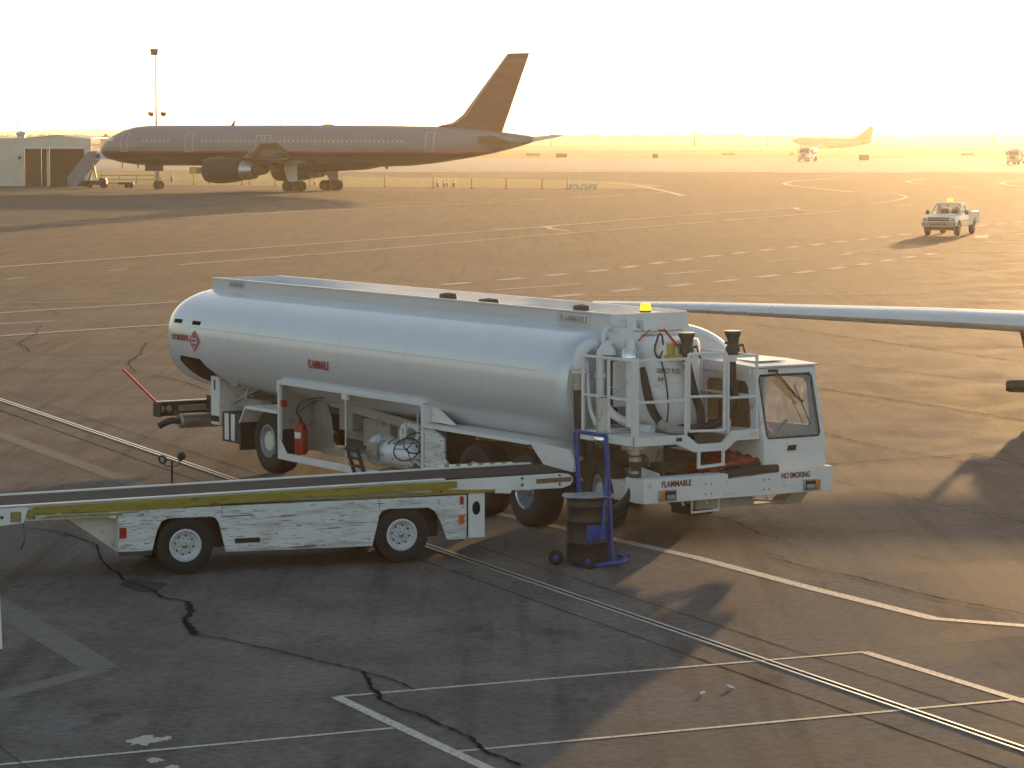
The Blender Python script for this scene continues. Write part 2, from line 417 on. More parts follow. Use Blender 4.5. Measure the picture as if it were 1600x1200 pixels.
sheet("asphalt_patch", pxpoly([(-40, 295), (180, 300), (470, 303), (500, 308), (420, 316), (240, 330), (120, 345), (-40, 352)]), .003, 'patch')  # grey sheet paints the airliner's cast shadow onto the apron
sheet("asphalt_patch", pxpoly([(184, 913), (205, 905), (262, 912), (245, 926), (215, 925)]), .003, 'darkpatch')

_lvl = [0]
def resample(pts, step):
    out = [Vector(pts[0])]
    for a, b in zip(pts, pts[1:]):
        a, b = Vector(a), Vector(b); n = max(1, int((b - a).length / step))
        for i in range(1, n + 1): out.append(a.lerp(b, i / n))
    return out
def strip(mb, pts, w, z=None, jit=0.0, wj=0.0, step=None):
    if z is None:
        _lvl[0] += 1; z = .0045 + _lvl[0] * .00012
    P = resample(pts, step) if step else [Vector(p) for p in pts]
    vs = []; off = 0
    for i, p in enumerate(P):
        d = (P[min(i+1, len(P)-1)] - P[max(i-1, 0)]).normalized(); n = Vector((-d.y, d.x))
        if jit: off = off * .6 + random.uniform(-jit, jit)
        ww = w * (1 + random.uniform(-wj, wj))
        q = p + n * off
        vs += [(q.x + n.x*ww/2, q.y + n.y*ww/2, z), (q.x - n.x*ww/2, q.y - n.y*ww/2, z)]
    mb.add(vs, [(2*i, 2*i+1, 2*i+3, 2*i+2) for i in range(len(P) - 1)])
def dashes(mb, pts, w, on, off):
    P = resample(pts, .5); acc = 0; seg = [P[0]]; st = True; L_ = 0
    for a, b in zip(P, P[1:]):
        L_ += (b - a).length
        if st: seg.append(b)
        if L_ > (on if st else off):
            if st and len(seg) > 1: strip(mb, [tuple(q) for q in seg], w)
            st = not st; seg = [b]; L_ = 0
def T(pts, ox=0, oy=0, k=1.0): return [at(ox + u / k, oy + v / k) for u, v in pts]
def curve(pts, n=5): return [(p.x, p.y) for p in smooth_path([(q[0], q[1], 0) for q in pts], n)]

wl = MB()
strip(wl, T([(700, 785), (780, 803), (1090, 872), (1270, 920), (1460, 967), (1600, 978), (1700, 985)]), .2)
strip(wl, T([(525, 1089), (760, 1200), (800, 1219)]), .13)
strip(wl, T([(525, 1089), (1350, 1019)]), .075)
strip(wl, T([(1350, 1019), (1700, 1127)]), .13)
strip(wl, T([(710, 1175), (1600, 1092)]), .075)
strip(wl, T([(-40, 1199), (615, 1138)]), .075)
def C4(p): return T(p, 800, 230, 2.0)
def C3(p): return T(p, 0, 280, 2.0)
dashes(wl, C4([(-220, 430), (0, 412), (300, 383), (600, 343), (900, 310), (1240, 272)]), .48, 1.6, 1.7)
dashes(wl, C4([(1455, 247), (1600, 233), (1800, 215)]), .5, 1.6, 1.7)
dashes(wl, C4([(130, 468), (400, 443), (600, 425), (860, 397), (1040, 375), (1250, 343), (1330, 331)]), .48, 1.6, 1.7)
strip(wl, C4([(1330, 330), (1500, 328), (1700, 329)]), .25)
strip(wl, C4([(120, 466), (1700, 457)]), .18)
strip(wl, C3([(-40, 388), (560, 380)]), .15)
strip(wl, C3([(-60, 423), (140, 409), (400, 394), (560, 383)]), .3)
strip(wl, C3([(-60, 495), (200, 476), (540, 454)]), .3)
strip(wl, C3([(-60, 457), (170, 443)]), .25)
strip(wl, C3([(340, 286), (395, 281)]), .25)
strip(wl, C3([(20, 314), (82, 307)]), .2)
strip(wl, C3([(560, 268), (1100, 226), (1600, 183)]) + C4([(300, 259), (620, 233)]), .35)
strip(wl, C4([(660, 230), (1020, 201)]), .35)
strip(wl, C3([(150, 142), (900, 103), (1600, 70)]), .3)
strip(wl, C4([(0, 167), (100, 162)]), .35)
strip(wl, C4([(190, 158), (350, 150)]), .35)
strip(wl, C4([(380, 146), (480, 142)]), .35)
strip(wl, C4([(750, 277), (1200, 284), (1700, 291)]), .22)
for a in ([(475, 398), (635, 385)], [(795, 358), (910, 350)], [(-60, 448), (215, 428)], [(1035, 328), (1145, 320)], [(1505, 268), (1575, 264)], [(1572, 271), (1680, 265)], [(1475, 294), (1525, 299)]):
    strip(wl, C4(a), .33)
for y0 in (332, 335.5, 339):
    strip(wl, C4([(1050, y0), (1280, y0 - 2)]), .22)
strip(wl, C4([(1030, 338), (1060, 331)]), .3)
for x0 in (1455, 1463, 1471):
    strip(wl, C4([(x0, 284), (x0 + 8, 276)]), .45)
strip(wl, C4([(1190, 185), (1245, 182)]), .5)
strip(wl, C4([(1455, 163), (1520, 160)]), .5)
strip(wl, C4([(620, 58), (670, 63)]), 1.0); strip(wl, C4([(110, 62), (230, 55), (330, 50)]), 1.2); strip(wl, C4([(250, 48), (420, 42)]), 1.2)
strip(wl, T([(880, 292), (1040, 295)]), .6); strip(wl, T([(430, 290.5), (880, 294.5)]), .5)
strip(wl, T([(-60, 265.5), (900, 267), (1700, 271.5)]), 3.0)
o = wl.build("ground_marking", 'line'); o['kind'] = 'structure'

yl = MB()
strip(yl, C3([(-60, 280), (0, 275), (800, 216), (1600, 157)]) + C4([(420, 222), (880, 190)]) + curve(C4([(880, 190), (1080, 180), (1180, 170), (1225, 160), (1225, 152), (1150, 143), (1000, 136)])), .38)
strip(yl, curve(C4([(1060, 140), (940, 128), (865, 119), (855, 112), (900, 105), (1020, 97)])), .6)
strip(yl, curve(C4([(-60, 258), (60, 252), (105, 250), (160, 243), (240, 238)])), .4)
strip(yl, curve(C4([(112, 250), (125, 256), (180, 262)])), .4)
strip(yl, curve(C4([(885, 190), (905, 196), (1020, 201)])), .4)
strip(yl, curve(C4([(300, 112), (380, 118), (470, 136), (520, 148), (535, 152)])), .7)
strip(yl, curve(C4([(1420, 128), (1300, 118), (1235, 108), (1290, 100), (1400, 95), (1500, 93)])), .5)
strip(yl, curve(C4([(1640, 100), (1560, 105), (1530, 113), (1580, 122), (1680, 124)])), .5)
o = yl.build("yellow_ground_marking", 'yline'); o['kind'] = 'structure'

fd = MB()
strip(fd, T([(-20, 935), (160, 1045)]), .42, .0028); strip(fd, T([(160, 1045), (-20, 1093)]), .3, .0030)
strip(fd, T([(-40, 665), (180, 745), (330, 800)]), .35, .0028)
o = fd.build("faded_ground_marking", 'fade'); o['kind'] = 'structure'

ck = MB()
def crack(pts, w, jit=.04, wj=.5, st=.12): strip(ck, pts, w * .56, jit=jit * .7, wj=wj, step=st)
A8 = lambda p: T(p, 0, 880, 1.6)
crack(T([(30, 825), (60, 828), (100, 833), (150, 852), (160, 880), (190, 902)]), .05, .02)
crack(A8([(300, 30), (320, 50), (390, 72), (405, 88), (465, 98)]), .07, .03)
crack(A8([(465, 98), (480, 125), (460, 145), (485, 180)]), .14, .04, .6, .06)
crack(A8([(485, 180), (560, 190), (640, 210), (740, 232), (860, 262), (910, 275)]), .06, .03)
crack(A8([(910, 275), (935, 310), (950, 345), (1080, 395), (1170, 435), (1200, 465), (1300, 510)]), .075, .035)
crack(A8([(910, 275), (990, 298), (1040, 318)]), .05, .025)
crack(T([(-20, 929), (188, 914)]), .018, .003, .2, .3)
crack(T([(-20, 1135), (525, 1091)]), .015, .003, .2, .3)
crack(A8([(-10, 455), (80, 525)]), .02, .005)
B7 = lambda p: T(p, 900, 450, 2.286)
C8 = lambda p: T(p, 1000, 700, 2.4)
for p, w, j in ((B7([(640,130),(1100,195),(1700,280)]), .07, .05), (B7([(640,250),(900,272),(1100,290),(1600,350)]), .05, .05),
                (B7([(860,360),(1200,410),(1700,492)]), .08, .06), (B7([(880,520),(1020,555),(1200,590),(1500,640)]), .05, .06),
                (B7([(870,632),(1200,612),(1400,595),(1700,588)]), .07, .05), (B7([(1400,595),(1520,615),(1650,650)]), .06, .05),
                (C8([(250,255),(330,272),(400,300),(450,325),(520,345)]), .05, .04), (C8([(490,415),(620,450),(830,490),(930,520),(1060,550),(1250,590),(1500,640)]), .055, .04),
                (C8([(730,125),(860,162),(1060,200),(1250,245),(1500,292)]), .035, .01), (C8([(620,345),(760,330),(1000,308),(1230,293),(1500,280)]), .03, .012),
                (C8([(400,385),(480,395),(540,418)]), .04, .03), (C8([(860,765),(1100,748),(1500,708)]), .022, .006)):
    crack(p, w, j)
for p in ([(-20,350),(100,338),(190,323)], [(270,345),(460,310),(700,285),(860,268),(980,255)], [(100,390),(180,420),(330,455),(510,492)],
          [(130,460),(110,485),(60,515),(90,540),(150,550)], [(455,512),(440,550),(400,575),(430,605),(540,625),(650,662)],
          [(-20,500),(120,510),(300,520)], [(0,604),(200,602),(400,600)], [(340,262),(355,258)], [(1000,262),(1200,240),(1350,238)]):
    crack(C3(p), .05, .05, .5, .4)
for p in ([(-20, 282), (400, 300), (700, 320)], [(100, 430), (560, 436)], [(1400, 462), (1600, 470)]):
    crack(C4(p), .07, .07, .5, .6)
o = ck.build("pavement_crack", 'crack'); o['kind'] = 'structure'

# slot drain with polished steel edges and its joints
SL = [at(-60, 604), at(0, 625), at(370, 752), at(700, 866), at(900, 936), at(1000, 969), at(1600, 1171), at(1700, 1205)]
def fit(pts, a, b):
    A_, B_ = Vector(a), Vector(b); return [tuple(A_.lerp(B_, t / 30)) for t in range(31)]
SA, SB = at(-60, 604), at(1700, 1206)
dv = (Vector(SB) - Vector(SA)).normalized(); nv = Vector((-dv.y, dv.x))
def offs(o_, pts=None):
    a, b = Vector(SA) + nv * o_, Vector(SB) + nv * o_
    return [tuple(a), tuple(b)]
dr = thing("slot_drain", "long straight slot drain with two polished steel edges crossing the apron", "drain", (0, 0, 0))
def raised(name, off, w, h, m):
    a, b = offs(off); mb = MB(); mb.bar((a[0], a[1], h / 2 - .004), (b[0], b[1], h / 2 - .004), w, h); return mb.build(name, m, dr, bevel=.004)
raised("rail", -.052, .034, .018, 'rail'); raised("rail", .052, .034, .018, 'rail')
mb = MB(); strip(mb, offs(0), .066, .0042); mb.build("slot", 'crack', dr)
ck2 = MB()
strip(ck2, offs(.62), .016, .0040, .004, .3, .3); strip(ck2, offs(-.60), .022, .0038, .004, .3, .3)
o = ck2.build("pavement_joint", 'crack'); o['kind'] = 'structure'

sp = MB()
def blob(u, v, rx, ry, z):
    c = at(u, v); n = 18; ph = [random.uniform(.6, 1.25) for _ in range(n)]
    sp.add([(c[0] + math.cos(2*math.pi*k/n)*rx*ph[k], c[1] + math.sin(2*math.pi*k/n)*ry*ph[k], z) for k in range(n)], [tuple(range(n))])
for i, b in enumerate([(222, 1157, .13, .25), (245, 1156, .12, .12), (262, 1153, .05, .1), (241, 1188, .09, .12), (268, 1199, .07, .1)]):
    blob(*b, .0032 + i * .0001)
o = sp.build("dried_spill", 'spill'); o['kind'] = 'structure'
# litter: scraps of paper, each its own thing
def scrap(u, v, w, lab):
    c = at(u, v); mb = MB()
    mb.add([(-w, -w*.5, 0), (w*.8, -w*.6, .01), (w, w*.5, .03), (-w*.7, w*.6, .012), (0, 0, .035)], [(0,1,4),(1,2,4),(2,3,4),(3,0,4)])
    o = mb.build("paper_scrap", 'white'); o.location = (c[0], c[1], .006); o.rotation_euler.z = random.uniform(0, 3)
    tag(o, lab, "litter")
scrap(1142, 1076, .055, "small torn white paper scrap lying between the painted lines near the bottom")
scrap(1098, 1085, .03, "tiny pale scrap left of the larger torn paper near the bottom")
# ================================================================== FUEL TRUCK
TH = R(31.67)
TO = at(418, 739)
truck = thing("fuel_truck", "large white aircraft refuelling truck with long rounded tank and front service platform", "fuel truck",
              (TO[0], TO[1], 0), math.atan2(-math.cos(TH), math.sin(TH)))
# --- tank
YC, ZC = 1.57, 2.07
def ring(x, hw, hh, n=88, e=2.6, yc=YC, zc=ZC):
    out = []
    for k in range(n):
        t = 2 * math.pi * k / n; c, s_ = math.cos(t), math.sin(t)
        out.append((x, yc + hw * math.copysign(abs(c) ** (2 / e), c), zc + hh * math.copysign(abs(s_) ** (2 / e), s_)))
    return out
rings = []
for i in range(13):
    q = 1 - i / 12; q = math.sin(q * math.pi / 2)
    k = 1 - math.sqrt(max(0, 1 - q * q))
    rings.append(ring(-3.55 - q * 1.05, 1.62 - 1.0 * k, .93 - .52 * k))
for x in (-2.6, -1, 1, 3, 5, 7, 8.7): rings.append(ring(x, 1.62, .93))
for i in range(1, 6):
    q = i / 5; k = 1 - math.sqrt(1 - q * q); rings.append(ring(8.95 + .33 * q, 1.62 - .13 * k, .93 - .13 * k))
tank = MB().loft(rings).build("tank", 'tank', truck)
cutp = MB().prism([(-3.34, 1.80), (-3.40, 1.70), (-3.1, 1.42), (-2.1, .95), (-1.98, 1.0), (-1.98, 1.42), (-2.14, 1.5), (-2.42, 1.68), (-2.55, 1.78)], -.3, .75, 'y')
v1 = MB().box(-3.62, -3.28, -.3, .3, 2.37, 2.44); v2 = MB().box(-2.88, -2.54, -.3, .3, 2.37, 2.44)
M['inside'] = mat("dark_tank_recess", (.10, .065, .045), .8, 0, .2, 4)
cut(tank, [cutp], 'inside'); cut(tank, [v1], 'inside'); cut(tank, [v2], 'inside')
shade(tank, 30)
# front bulkhead rim plate, bolt dots
bh = MB().loft([ring(9.28, 1.46, .78), ring(9.295, 1.46, .78)]); bh.build("bulkhead", 'white', truck, smooth=True)
for x in (-1.35, -.35, 2.6, 4.75, 7.1):
    MB().loft([ring(x, 1.6215, .9315), ring(x + .010, 1.6215, .9315)], caps=False).build("weld_seam", 'rimwhite', truck, smooth=True)
ls = MB().bar((-3.3, -.051, 2.33), (8.6, -.051, 2.33), .004, .005); ls.build("side_trim", 'tank', truck)
# coaming
co = MB()
co.prism([(-3.72, 2.80), (-3.62, 3.15), (9.36, 3.15), (9.36, 2.80)], .78, .80, 'y')
co.prism([(-3.72, 2.80), (-3.62, 3.15), (9.36, 3.15), (9.36, 2.80)], 2.08, 2.10, 'y')
co.prism([(.80, 2.85), (2.08, 2.85), (2.08, 3.15), (.80, 3.15)], -3.66, -3.64, 'x')
co.box(-3.62, 9.35, .757, .78, 3.13, 3.16); co.box(-3.62, 9.35, 2.10, 2.123, 3.13, 3.16)
co.build("tank_top_coaming", 'tank', truck, bevel=.004)
MB().prism([(.80, 3.15), (2.08, 3.15), (2.2, 2.55), (.72, 2.62)], 9.36, 9.40, 'x').build("coaming_end_panel", 'white', truck, bevel=.006)
MB().box(8.0, 9.36, .80, 2.08, 3.0, 3.02).build("top_deck", 'white2', truck)
for x, r_, h in ((4.1, .15, .20), (5.35, .17, .17), (8.0, .13, .20)):
    hb = MB().lathe([(0, 0), (r_, 0), (r_, .1), (r_ * .9, h), (0, h + .02)], (x, 1.15, 3.0), n=24)
    hb.build("hatch", 'dark', truck, smooth=True)
MB().lathe([(0, 0), (.08, 0), (.08, .14), (0, .15)], (8.45, 1.05, 3.0), n=16).build("vent_cap", 'steel', truck, smooth=True)
bc = MB().lathe([(0, 0), (.085, 0), (.085, .02), (0, .02)], (9.15, 1.52, 3.15)); b0 = bc.build("beacon", 'black', truck, smooth=True)
MB().box(9.1, 9.3, 1.35, 1.7, 3.11, 3.15).build("beacon_bracket", 'white', truck)
MB().lathe([(0, .02), (.075, .02), (.08, .05), (.07, .12), (0, .135)], (9.15, 1.52, 3.15)).build("beacon_lens", 'beacon', b0, smooth=True)
# lettering and placard
text("FLAMMABLE", "lettering", truck, (1.60, -.056, 1.90), (1, 0, 0), (0, 0, 1), .72, .14, 'redtext', .03)
text("NO SMOKING", "lettering", truck, (-3.60, -.060, 2.07), (1, .0, 0), (0, 0, 1), .66, .11, 'redtext', .03)
text("NO SMOKING", "lettering", truck, (-2.92, .775, 3.02), (1, 0, 0), (0, 0, 1), .52, .08, 'signtext', .005)
text("FLAMMABLE", "lettering", truck, (8.0, .775, 2.98), (1, 0, 0), (0, 0, 1), .75, .10, 'signtext', .012)
for (x0, x1, z0, z1) in ((-2.98, -2.35, 3.0, 3.12), (7.95, 8.82, 2.955, 3.12)):
    f = MB(); f.box(x0, x1, .772, .7745, z0, z0 + .006); f.box(x0, x1, .772, .7745, z1, z1 + .006)
    f.box(x0 - .006, x0, .772, .7745, z0, z1 + .006); f.box(x1, x1 + .006, .772, .7745, z0, z1 + .006); f.build("sign_border", 'signtext', truck)
pl = MB().prism([(-2.69, 2.28), (-2.47, 2.09), (-2.69, 1.90), (-2.91, 2.09)], -.062, -.058, 'y').build("placard", 'pink', truck)
MB().box(-2.80, -2.58, -.0645, -.0625, 2.05, 2.14).build("placard_number_panel", 'white', pl)
text("1863", "placard_number", pl, (-2.785, -.065, 2.07), (1, 0, 0), (0, 0, 1), .19, .055, 'black', .02)
text("3", "placard_number", pl, (-2.71, -.063, 1.95), (1, 0, 0), (0, 0, 1), .04, .05, 'white', .02)
# --- chassis
fr = MB()
for y in (.95, 2.05):
    fr.box(-4.3, 11.0, y, y + .1, .72, .98)
for x in (-3, -1.6, 1.2, 3.2, 5.2, 6.0, 7.4, 8.8, 10): fr.box(x, x + .1, 1.05, 2.05, .76, .94)
fr.build("chassis_frame", 'dark', truck, bevel=.005)
for x in (-2.2, .3, 2.8, 5.4, 7.2, 8.8):
    sd_ = MB(); sd_.prism([(.5, 1.42), (2.7, 1.42), (2.15, .98), (.95, .98)], x, x + .08, 'x'); sd_.build("tank_saddle", 'cabinet_in', truck)
for x in (0, 6.8, 8.32):
    ax = MB(); ax.cyl((x, .2, .54), (x, 2.95, .54), .09); ax.lathe([(0, -.25), (.16, -.2), (.22, 0), (.16, .2), (0, .25)], (x, 1.57, .54), (0, 1, 0)); ax.build("axle", 'dark', truck, smooth=True)
def tyre_mb(r, w, bead):
    h = w / 2
    return MB().lathe([(bead, -h * .82), (bead + .04, -h * .95), ((bead + r) / 2, -h), (r - .06, -h * .96), (r - .015, -h * .82), (r, -h * .55),
                       (r, -h * .2), (r - .012, -h * .19), (r - .012, -h * .13), (r, -h * .12), (r, h * .12), (r - .012, h * .13), (r - .012, h * .19), (r, h * .2),
                       (r, h * .55), (r - .015, h * .82), (r - .06, h * .96), ((bead + r) / 2, h), (bead + .04, h * .95), (bead, h * .82)], (0, 0, 0), (0, 1, 0), 56, True)
def wheel(parent, x, y, side, r=.54, w=.42, bead=.28, style='hub', rz=0, z=None):
    """side -1: outer face looks to -y. The tyre is the wheel's own mesh, the rim its sub-part."""
    t = tyre_mb(r, w, bead).build("wheel", 'rubber', parent, smooth=True, angle=30)
    t.location = (x, y, r if z is None else z); t.rotation_euler = (0, 0, rz)
    h = w / 2 * side
    if style == 'hub':     # deep grey dish, pale domed hub
        MB().lathe([(bead + .005, h * .95), (bead - .02, h * .98), (bead - .03, h * .9), (bead - .05, h * .55), (.13, h * .30), (.0, h * .30)], (0, 0, 0), (0, 1, 0), 40).build("rim", 'rim', t, smooth=True)
        hb = MB().lathe([(.175, h * .3), (.17, h * .80), (.16, h * .86), (0, h * .88)], (0, 0, 0), (0, 1, 0), 32)
        for k in range(10):
            a = 2*math.pi*k/10; hb.cyl((.12*math.cos(a), h*.86, .12*math.sin(a)), (.12*math.cos(a), h*.91, .12*math.sin(a)), .011, n=8)
        hb.build("hub_cap", 'white2', t, smooth=True)
    elif style == 'chrome':
        MB().lathe([(bead + .005, h * .92), (bead - .02, h * .97), (bead - .035, h * .86), (bead - .05, h * .3), (.0, h * .2)], (0, 0, 0), (0, 1, 0), 40).build("rim", 'rim', t, smooth=True)
        hb = MB().lathe([(.10, h * .2), (.10, h * .75), (.06, h * .92), (0, h * .95)], (0, 0, 0), (0, 1, 0), 24)
        for k in range(8):
            a = 2*math.pi*k/8; hb.cyl((.15*math.cos(a), h*.2, .15*math.sin(a)), (.15*math.cos(a), h*.5, .15*math.sin(a)), .02, n=8)
        MB().lathe([(bead - .01, h*.93), (bead - .022, h * 1.0), (bead - .034, h * .93)], (0, 0, 0), (0, 1, 0), 40).build("trim_ring", 'chrome', t, smooth=True)
        hb.build("hub_cap", 'chrome', t, smooth=True)
    else:                  # white steel disc with studs and a bore
        MB().lathe([(bead + .012, h * .93), (bead - .01, h * 1.0), (bead - .02, h * .95), (bead - .035, h * .62), (bead - .055, h * .55), (bead * .62, h * .30), (bead * .5, h * .42),
                    (bead * .42, h * .44), (0, h * .44)], (0, 0, 0), (0, 1, 0), 40).build("rim", 'rimwhite', t, smooth=True, angle=25)
        hk_ = MB()
        for k in range(8):
            a = 2*math.pi*k/8 + .6; hk_.cyl((bead*.60*math.cos(a), h*.30, bead*.60*math.sin(a)), (bead*.60*math.cos(a), h*.50, bead*.60*math.sin(a)), .013, n=8)
        hk_.build("wheel_nuts", 'black', t)
        hb = MB()
        for k in range(8):
            a = 2*math.pi*k/8 + .2; hb.cyl((bead*.42*math.cos(a), h*.42, bead*.42*math.sin(a)), (bead*.42*math.cos(a), h*.52, bead*.42*math.sin(a)), .011, n=8)
        hb.lathe([(bead*.20, h*.42), (bead*.19, h*.78), (bead*.12, h*.85), (0, h*.86)], (0, 0, 0), (0, 1, 0), 24)
        hb.build("hub", 'steel', t, smooth=True)
    return t
wheel(truck, 0, .21, -1, style='hub'); wheel(truck, 0, 2.93, 1, style='hub')
wheel(truck, 6.8, .21, -1, style='chrome'); wheel(truck, 6.8, 2.93, 1, style='chrome')
wheel(truck, 8.32, .16, -1, style='chrome', rz=R(-3)); wheel(truck, 8.32, 2.93, 1, style='chrome')
wheel(truck, 9.98, .34, -1, r=.50, w=.34, style='hub', rz=R(-17), z=.64)
# --- fenders
f = MB()
f.prism([(-1.0, .77), (-.75, 1.06), (.43, 1.06), (.43, 1.09), (-.77, 1.09), (-1.03, .78)], -.03, .62, 'y')
f.box(-.76, .43, -.045, -.03, 1.04, 1.09)
f.build("fender", 'white', truck, bevel=.005)
f = MB()
f.prism([(5.36, 1.24), (8.46, 1.24), (8.80, .98), (8.83, 1.0), (8.48, 1.275), (5.36, 1.275)], -.03, .75, 'y')
f.box(5.36, 8.47, -.05, -.03, 1.22, 1.275)
f.prism([(8.44, 1.275), (9.5, 1.24), (9.62, 1.05), (9.6, .93), (8.80, .97), (8.83, 1.0)], -.028, .02, 'y')
f.build("fender", 'white', truck, bevel=.005)
MB().box(-1.05, -.99, -.01, .55, .30, .80).build("mud_flap", 'black', truck)
MB().box(5.98, 6.02, .0, .5, .5, 1.22).build("mud_flap", 'black', truck)
MB().prism([(5.37, 1.22), (5.62, 1.22), (5.95, 1.12), (5.98, .80), (6.32, .46), (6.32, .40), (5.37, .30)], -.02, .012, 'y').build("splash_panel", 'worn', truck)
# --- side cabinet, open
cb = MB()
cb.box(.44, .50, -.03, .03, .29, 1.55); cb.box(5.27, 5.335, -.03, .03, .29, 1.55)
cb.box(.50, 5.27, -.03, .03, .29, .40); cb.box(.44, 5.335, -.035, .03, 1.55, 1.59)
cb.prism([(-.035, 1.59), (.30, 1.70), (.30, 1.67), (-.02, 1.56)], .44, 5.335, 'x')
cb.prism([(.5, .40), (.74, .40), (.5, .62)], -.02, .0, 'y')
cb.prism([(.0, .40), (.0, 1.55), (.28, 1.66), (.6, 1.30), (.6, .9), (.6, .4)], 5.29, 5.32, 'x')
cb.prism([(5.335, 1.30), (5.335, 1.585), (5.6, 1.5), (6.1, 1.30)], .12, .14, 'y')
cb.build("cabinet_frame", 'white', truck, bevel=.004)
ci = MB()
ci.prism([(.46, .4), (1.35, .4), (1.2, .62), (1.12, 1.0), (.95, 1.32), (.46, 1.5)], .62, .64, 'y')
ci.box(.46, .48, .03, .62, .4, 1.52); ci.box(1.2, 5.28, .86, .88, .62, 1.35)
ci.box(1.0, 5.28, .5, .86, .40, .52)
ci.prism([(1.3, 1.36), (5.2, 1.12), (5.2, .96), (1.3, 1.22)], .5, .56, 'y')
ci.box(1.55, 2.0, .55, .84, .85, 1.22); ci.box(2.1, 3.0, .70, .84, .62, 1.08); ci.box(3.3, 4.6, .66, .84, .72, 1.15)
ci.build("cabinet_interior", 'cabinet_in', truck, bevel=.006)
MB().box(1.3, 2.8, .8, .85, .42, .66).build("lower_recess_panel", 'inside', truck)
MB().cyl((2.78, .0, .40), (2.78, .0, 1.55), .011, n=8).build("door_stay_rod", 'white', truck)
MB().box(2.68, 2.86, -.02, .03, 1.46, 1.55).build("stay_bracket", 'white', truck)
MB().cyl((4.6, .3, .9), (4.6, .3, 1.5), .012, n=8).build("door_stay_rod", 'white', truck)
hs = MB(); hs.tube(smooth_path([(.95, .12, 1.02), (.88, .1, 1.12), (1.1, .12, 1.30), (1.5, .3, 1.38), (1.75, .5, 1.30), (1.75, .6, .95)]), .013, 8)
hs.tube(smooth_path([(.95, .12, 1.05), (1.0, .1, 1.12), (1.15, .15, 1.22), (1.4, .3, 1.36)]), .01, 8); hs.build("cable", 'hose', truck, smooth=True)
MB().box(.50, .60, .0, .07, 1.17, 1.28).build("red_switch_box", 'red', truck)
MB().box(.37, .435, -.01, .04, 1.42, 1.55).build("marker_bracket", 'white2', truck)
# silver filter vessel with pipework and black hand wheels
vs = MB().lathe([(0, -.02), (.10, 0), (.17, .05), (.21, .12), (.225, .2), (.225, 1.18), (.26, 1.18), (.26, 1.25), (.25, 1.26), (.25, 1.29), (.26, 1.30), (.26, 1.36), (.2, 1.42), (0, 1.45)], (4.75, .30, .68), (-1, 0, 0), 36)
ve = vs.build("filter_vessel", 'silver', truck, smooth=True, angle=30)
lb = MB()
for x0, x1, a0, a1 in ((3.62, 3.82, 120, 150), (3.90, 4.00, 95, 140), (4.06, 4.34, 95, 135)):
    n = 6
    for i in range(n):
        t0, t1 = R(a0 + (a1 - a0) * i / n), R(a0 + (a1 - a0) * (i + 1) / n); r_ = .2275
        lb.add([(x0, .30 - r_*math.sin(t0 - R(90)+R(90)) if False else .30 + r_*math.cos(t0), .68 + r_*math.sin(t0)), (x1, .30 + r_*math.cos(t0), .68 + r_*math.sin(t0)),
                (x1, .30 + r_*math.cos(t1), .68 + r_*math.sin(t1)), (x0, .30 + r_*math.cos(t1), .68 + r_*math.sin(t1))], [(0, 1, 2, 3)])
lb.build("decal", 'rim', ve)
MB().box(3.48, 3.76, -.005, .055, .58, .84).build("instrument_plate", 'steel', truck, bevel=.005)
pp = MB(); pp.tube(smooth_path([(3.95, .4, .88), (3.95, .4, 1.05), (4.05, .42, 1.12), (4.35, .42, 1.12), (4.45, .42, 1.05), (4.45, .4, .88)]), .055, 14)
pp.cyl((4.3, .25, .88), (4.3, .25, 1.2), .022, n=10); pp.cyl((4.3, .25, .98), (4.3, .25, 1.02), .045, n=12)
pp.cyl((4.6, .3, .88), (4.6, .3, 1.0), .05, n=14); pp.cyl((4.5, .35, 1.05), (5.1, .35, 1.0), .03, n=10); pp.build("pipework", 'silver', truck, smooth=True)
def handwheel(c, r_, axis, tube=.011):
    mb = MB(); ax_ = Vector(axis).normalized(); ref = Vector((0, 0, 1)); a = ax_.cross(ref).normalized(); b = ax_.cross(a); C_ = Vector(c)
    mb.tube([C_ + (a*math.cos(t) + b*math.sin(t))*r_ for t in [2*math.pi*k/24 for k in range(25)]], tube, 8)
    for k in range(3):
        t = 2*math.pi*k/3; mb.tube([C_, C_ + (a*math.cos(t) + b*math.sin(t))*r_], tube*.7, 6)
    mb.tube([C_ - ax_*.12, C_ + ax_*.02], tube, 8); mb.build("valve_hand_wheel", 'black', truck, smooth=True)
handwheel((4.88, -.06, .84), .21, (.5, -.6, .62)); handwheel((5.06, .0, .95), .19, (.6, -.5, .6))
MB().tube(smooth_path([(4.7, .1, .62), (4.95, .02, .58), (5.1, .0, .66), (5.22, .02, .60)]), .045, 12).build("drain_fitting", 'steel', truck, smooth=True)
rk = MB(); rk.bar((3.0, -.10, .72), (3.42, -.16, .25), .05, .05); rk.bar((3.35, -.10, .70), (3.75, -.16, .25), .05, .05)
for k in range(4):
    t = k / 4 + .08; rk.bar((3.0 + .42*t, -.10 - .06*t, .72 - .47*t), (3.35 + .4*t, -.10 - .06*t, .70 - .45*t), .10, .02)
rk.build("hanging_step_rack", 'dark', truck)
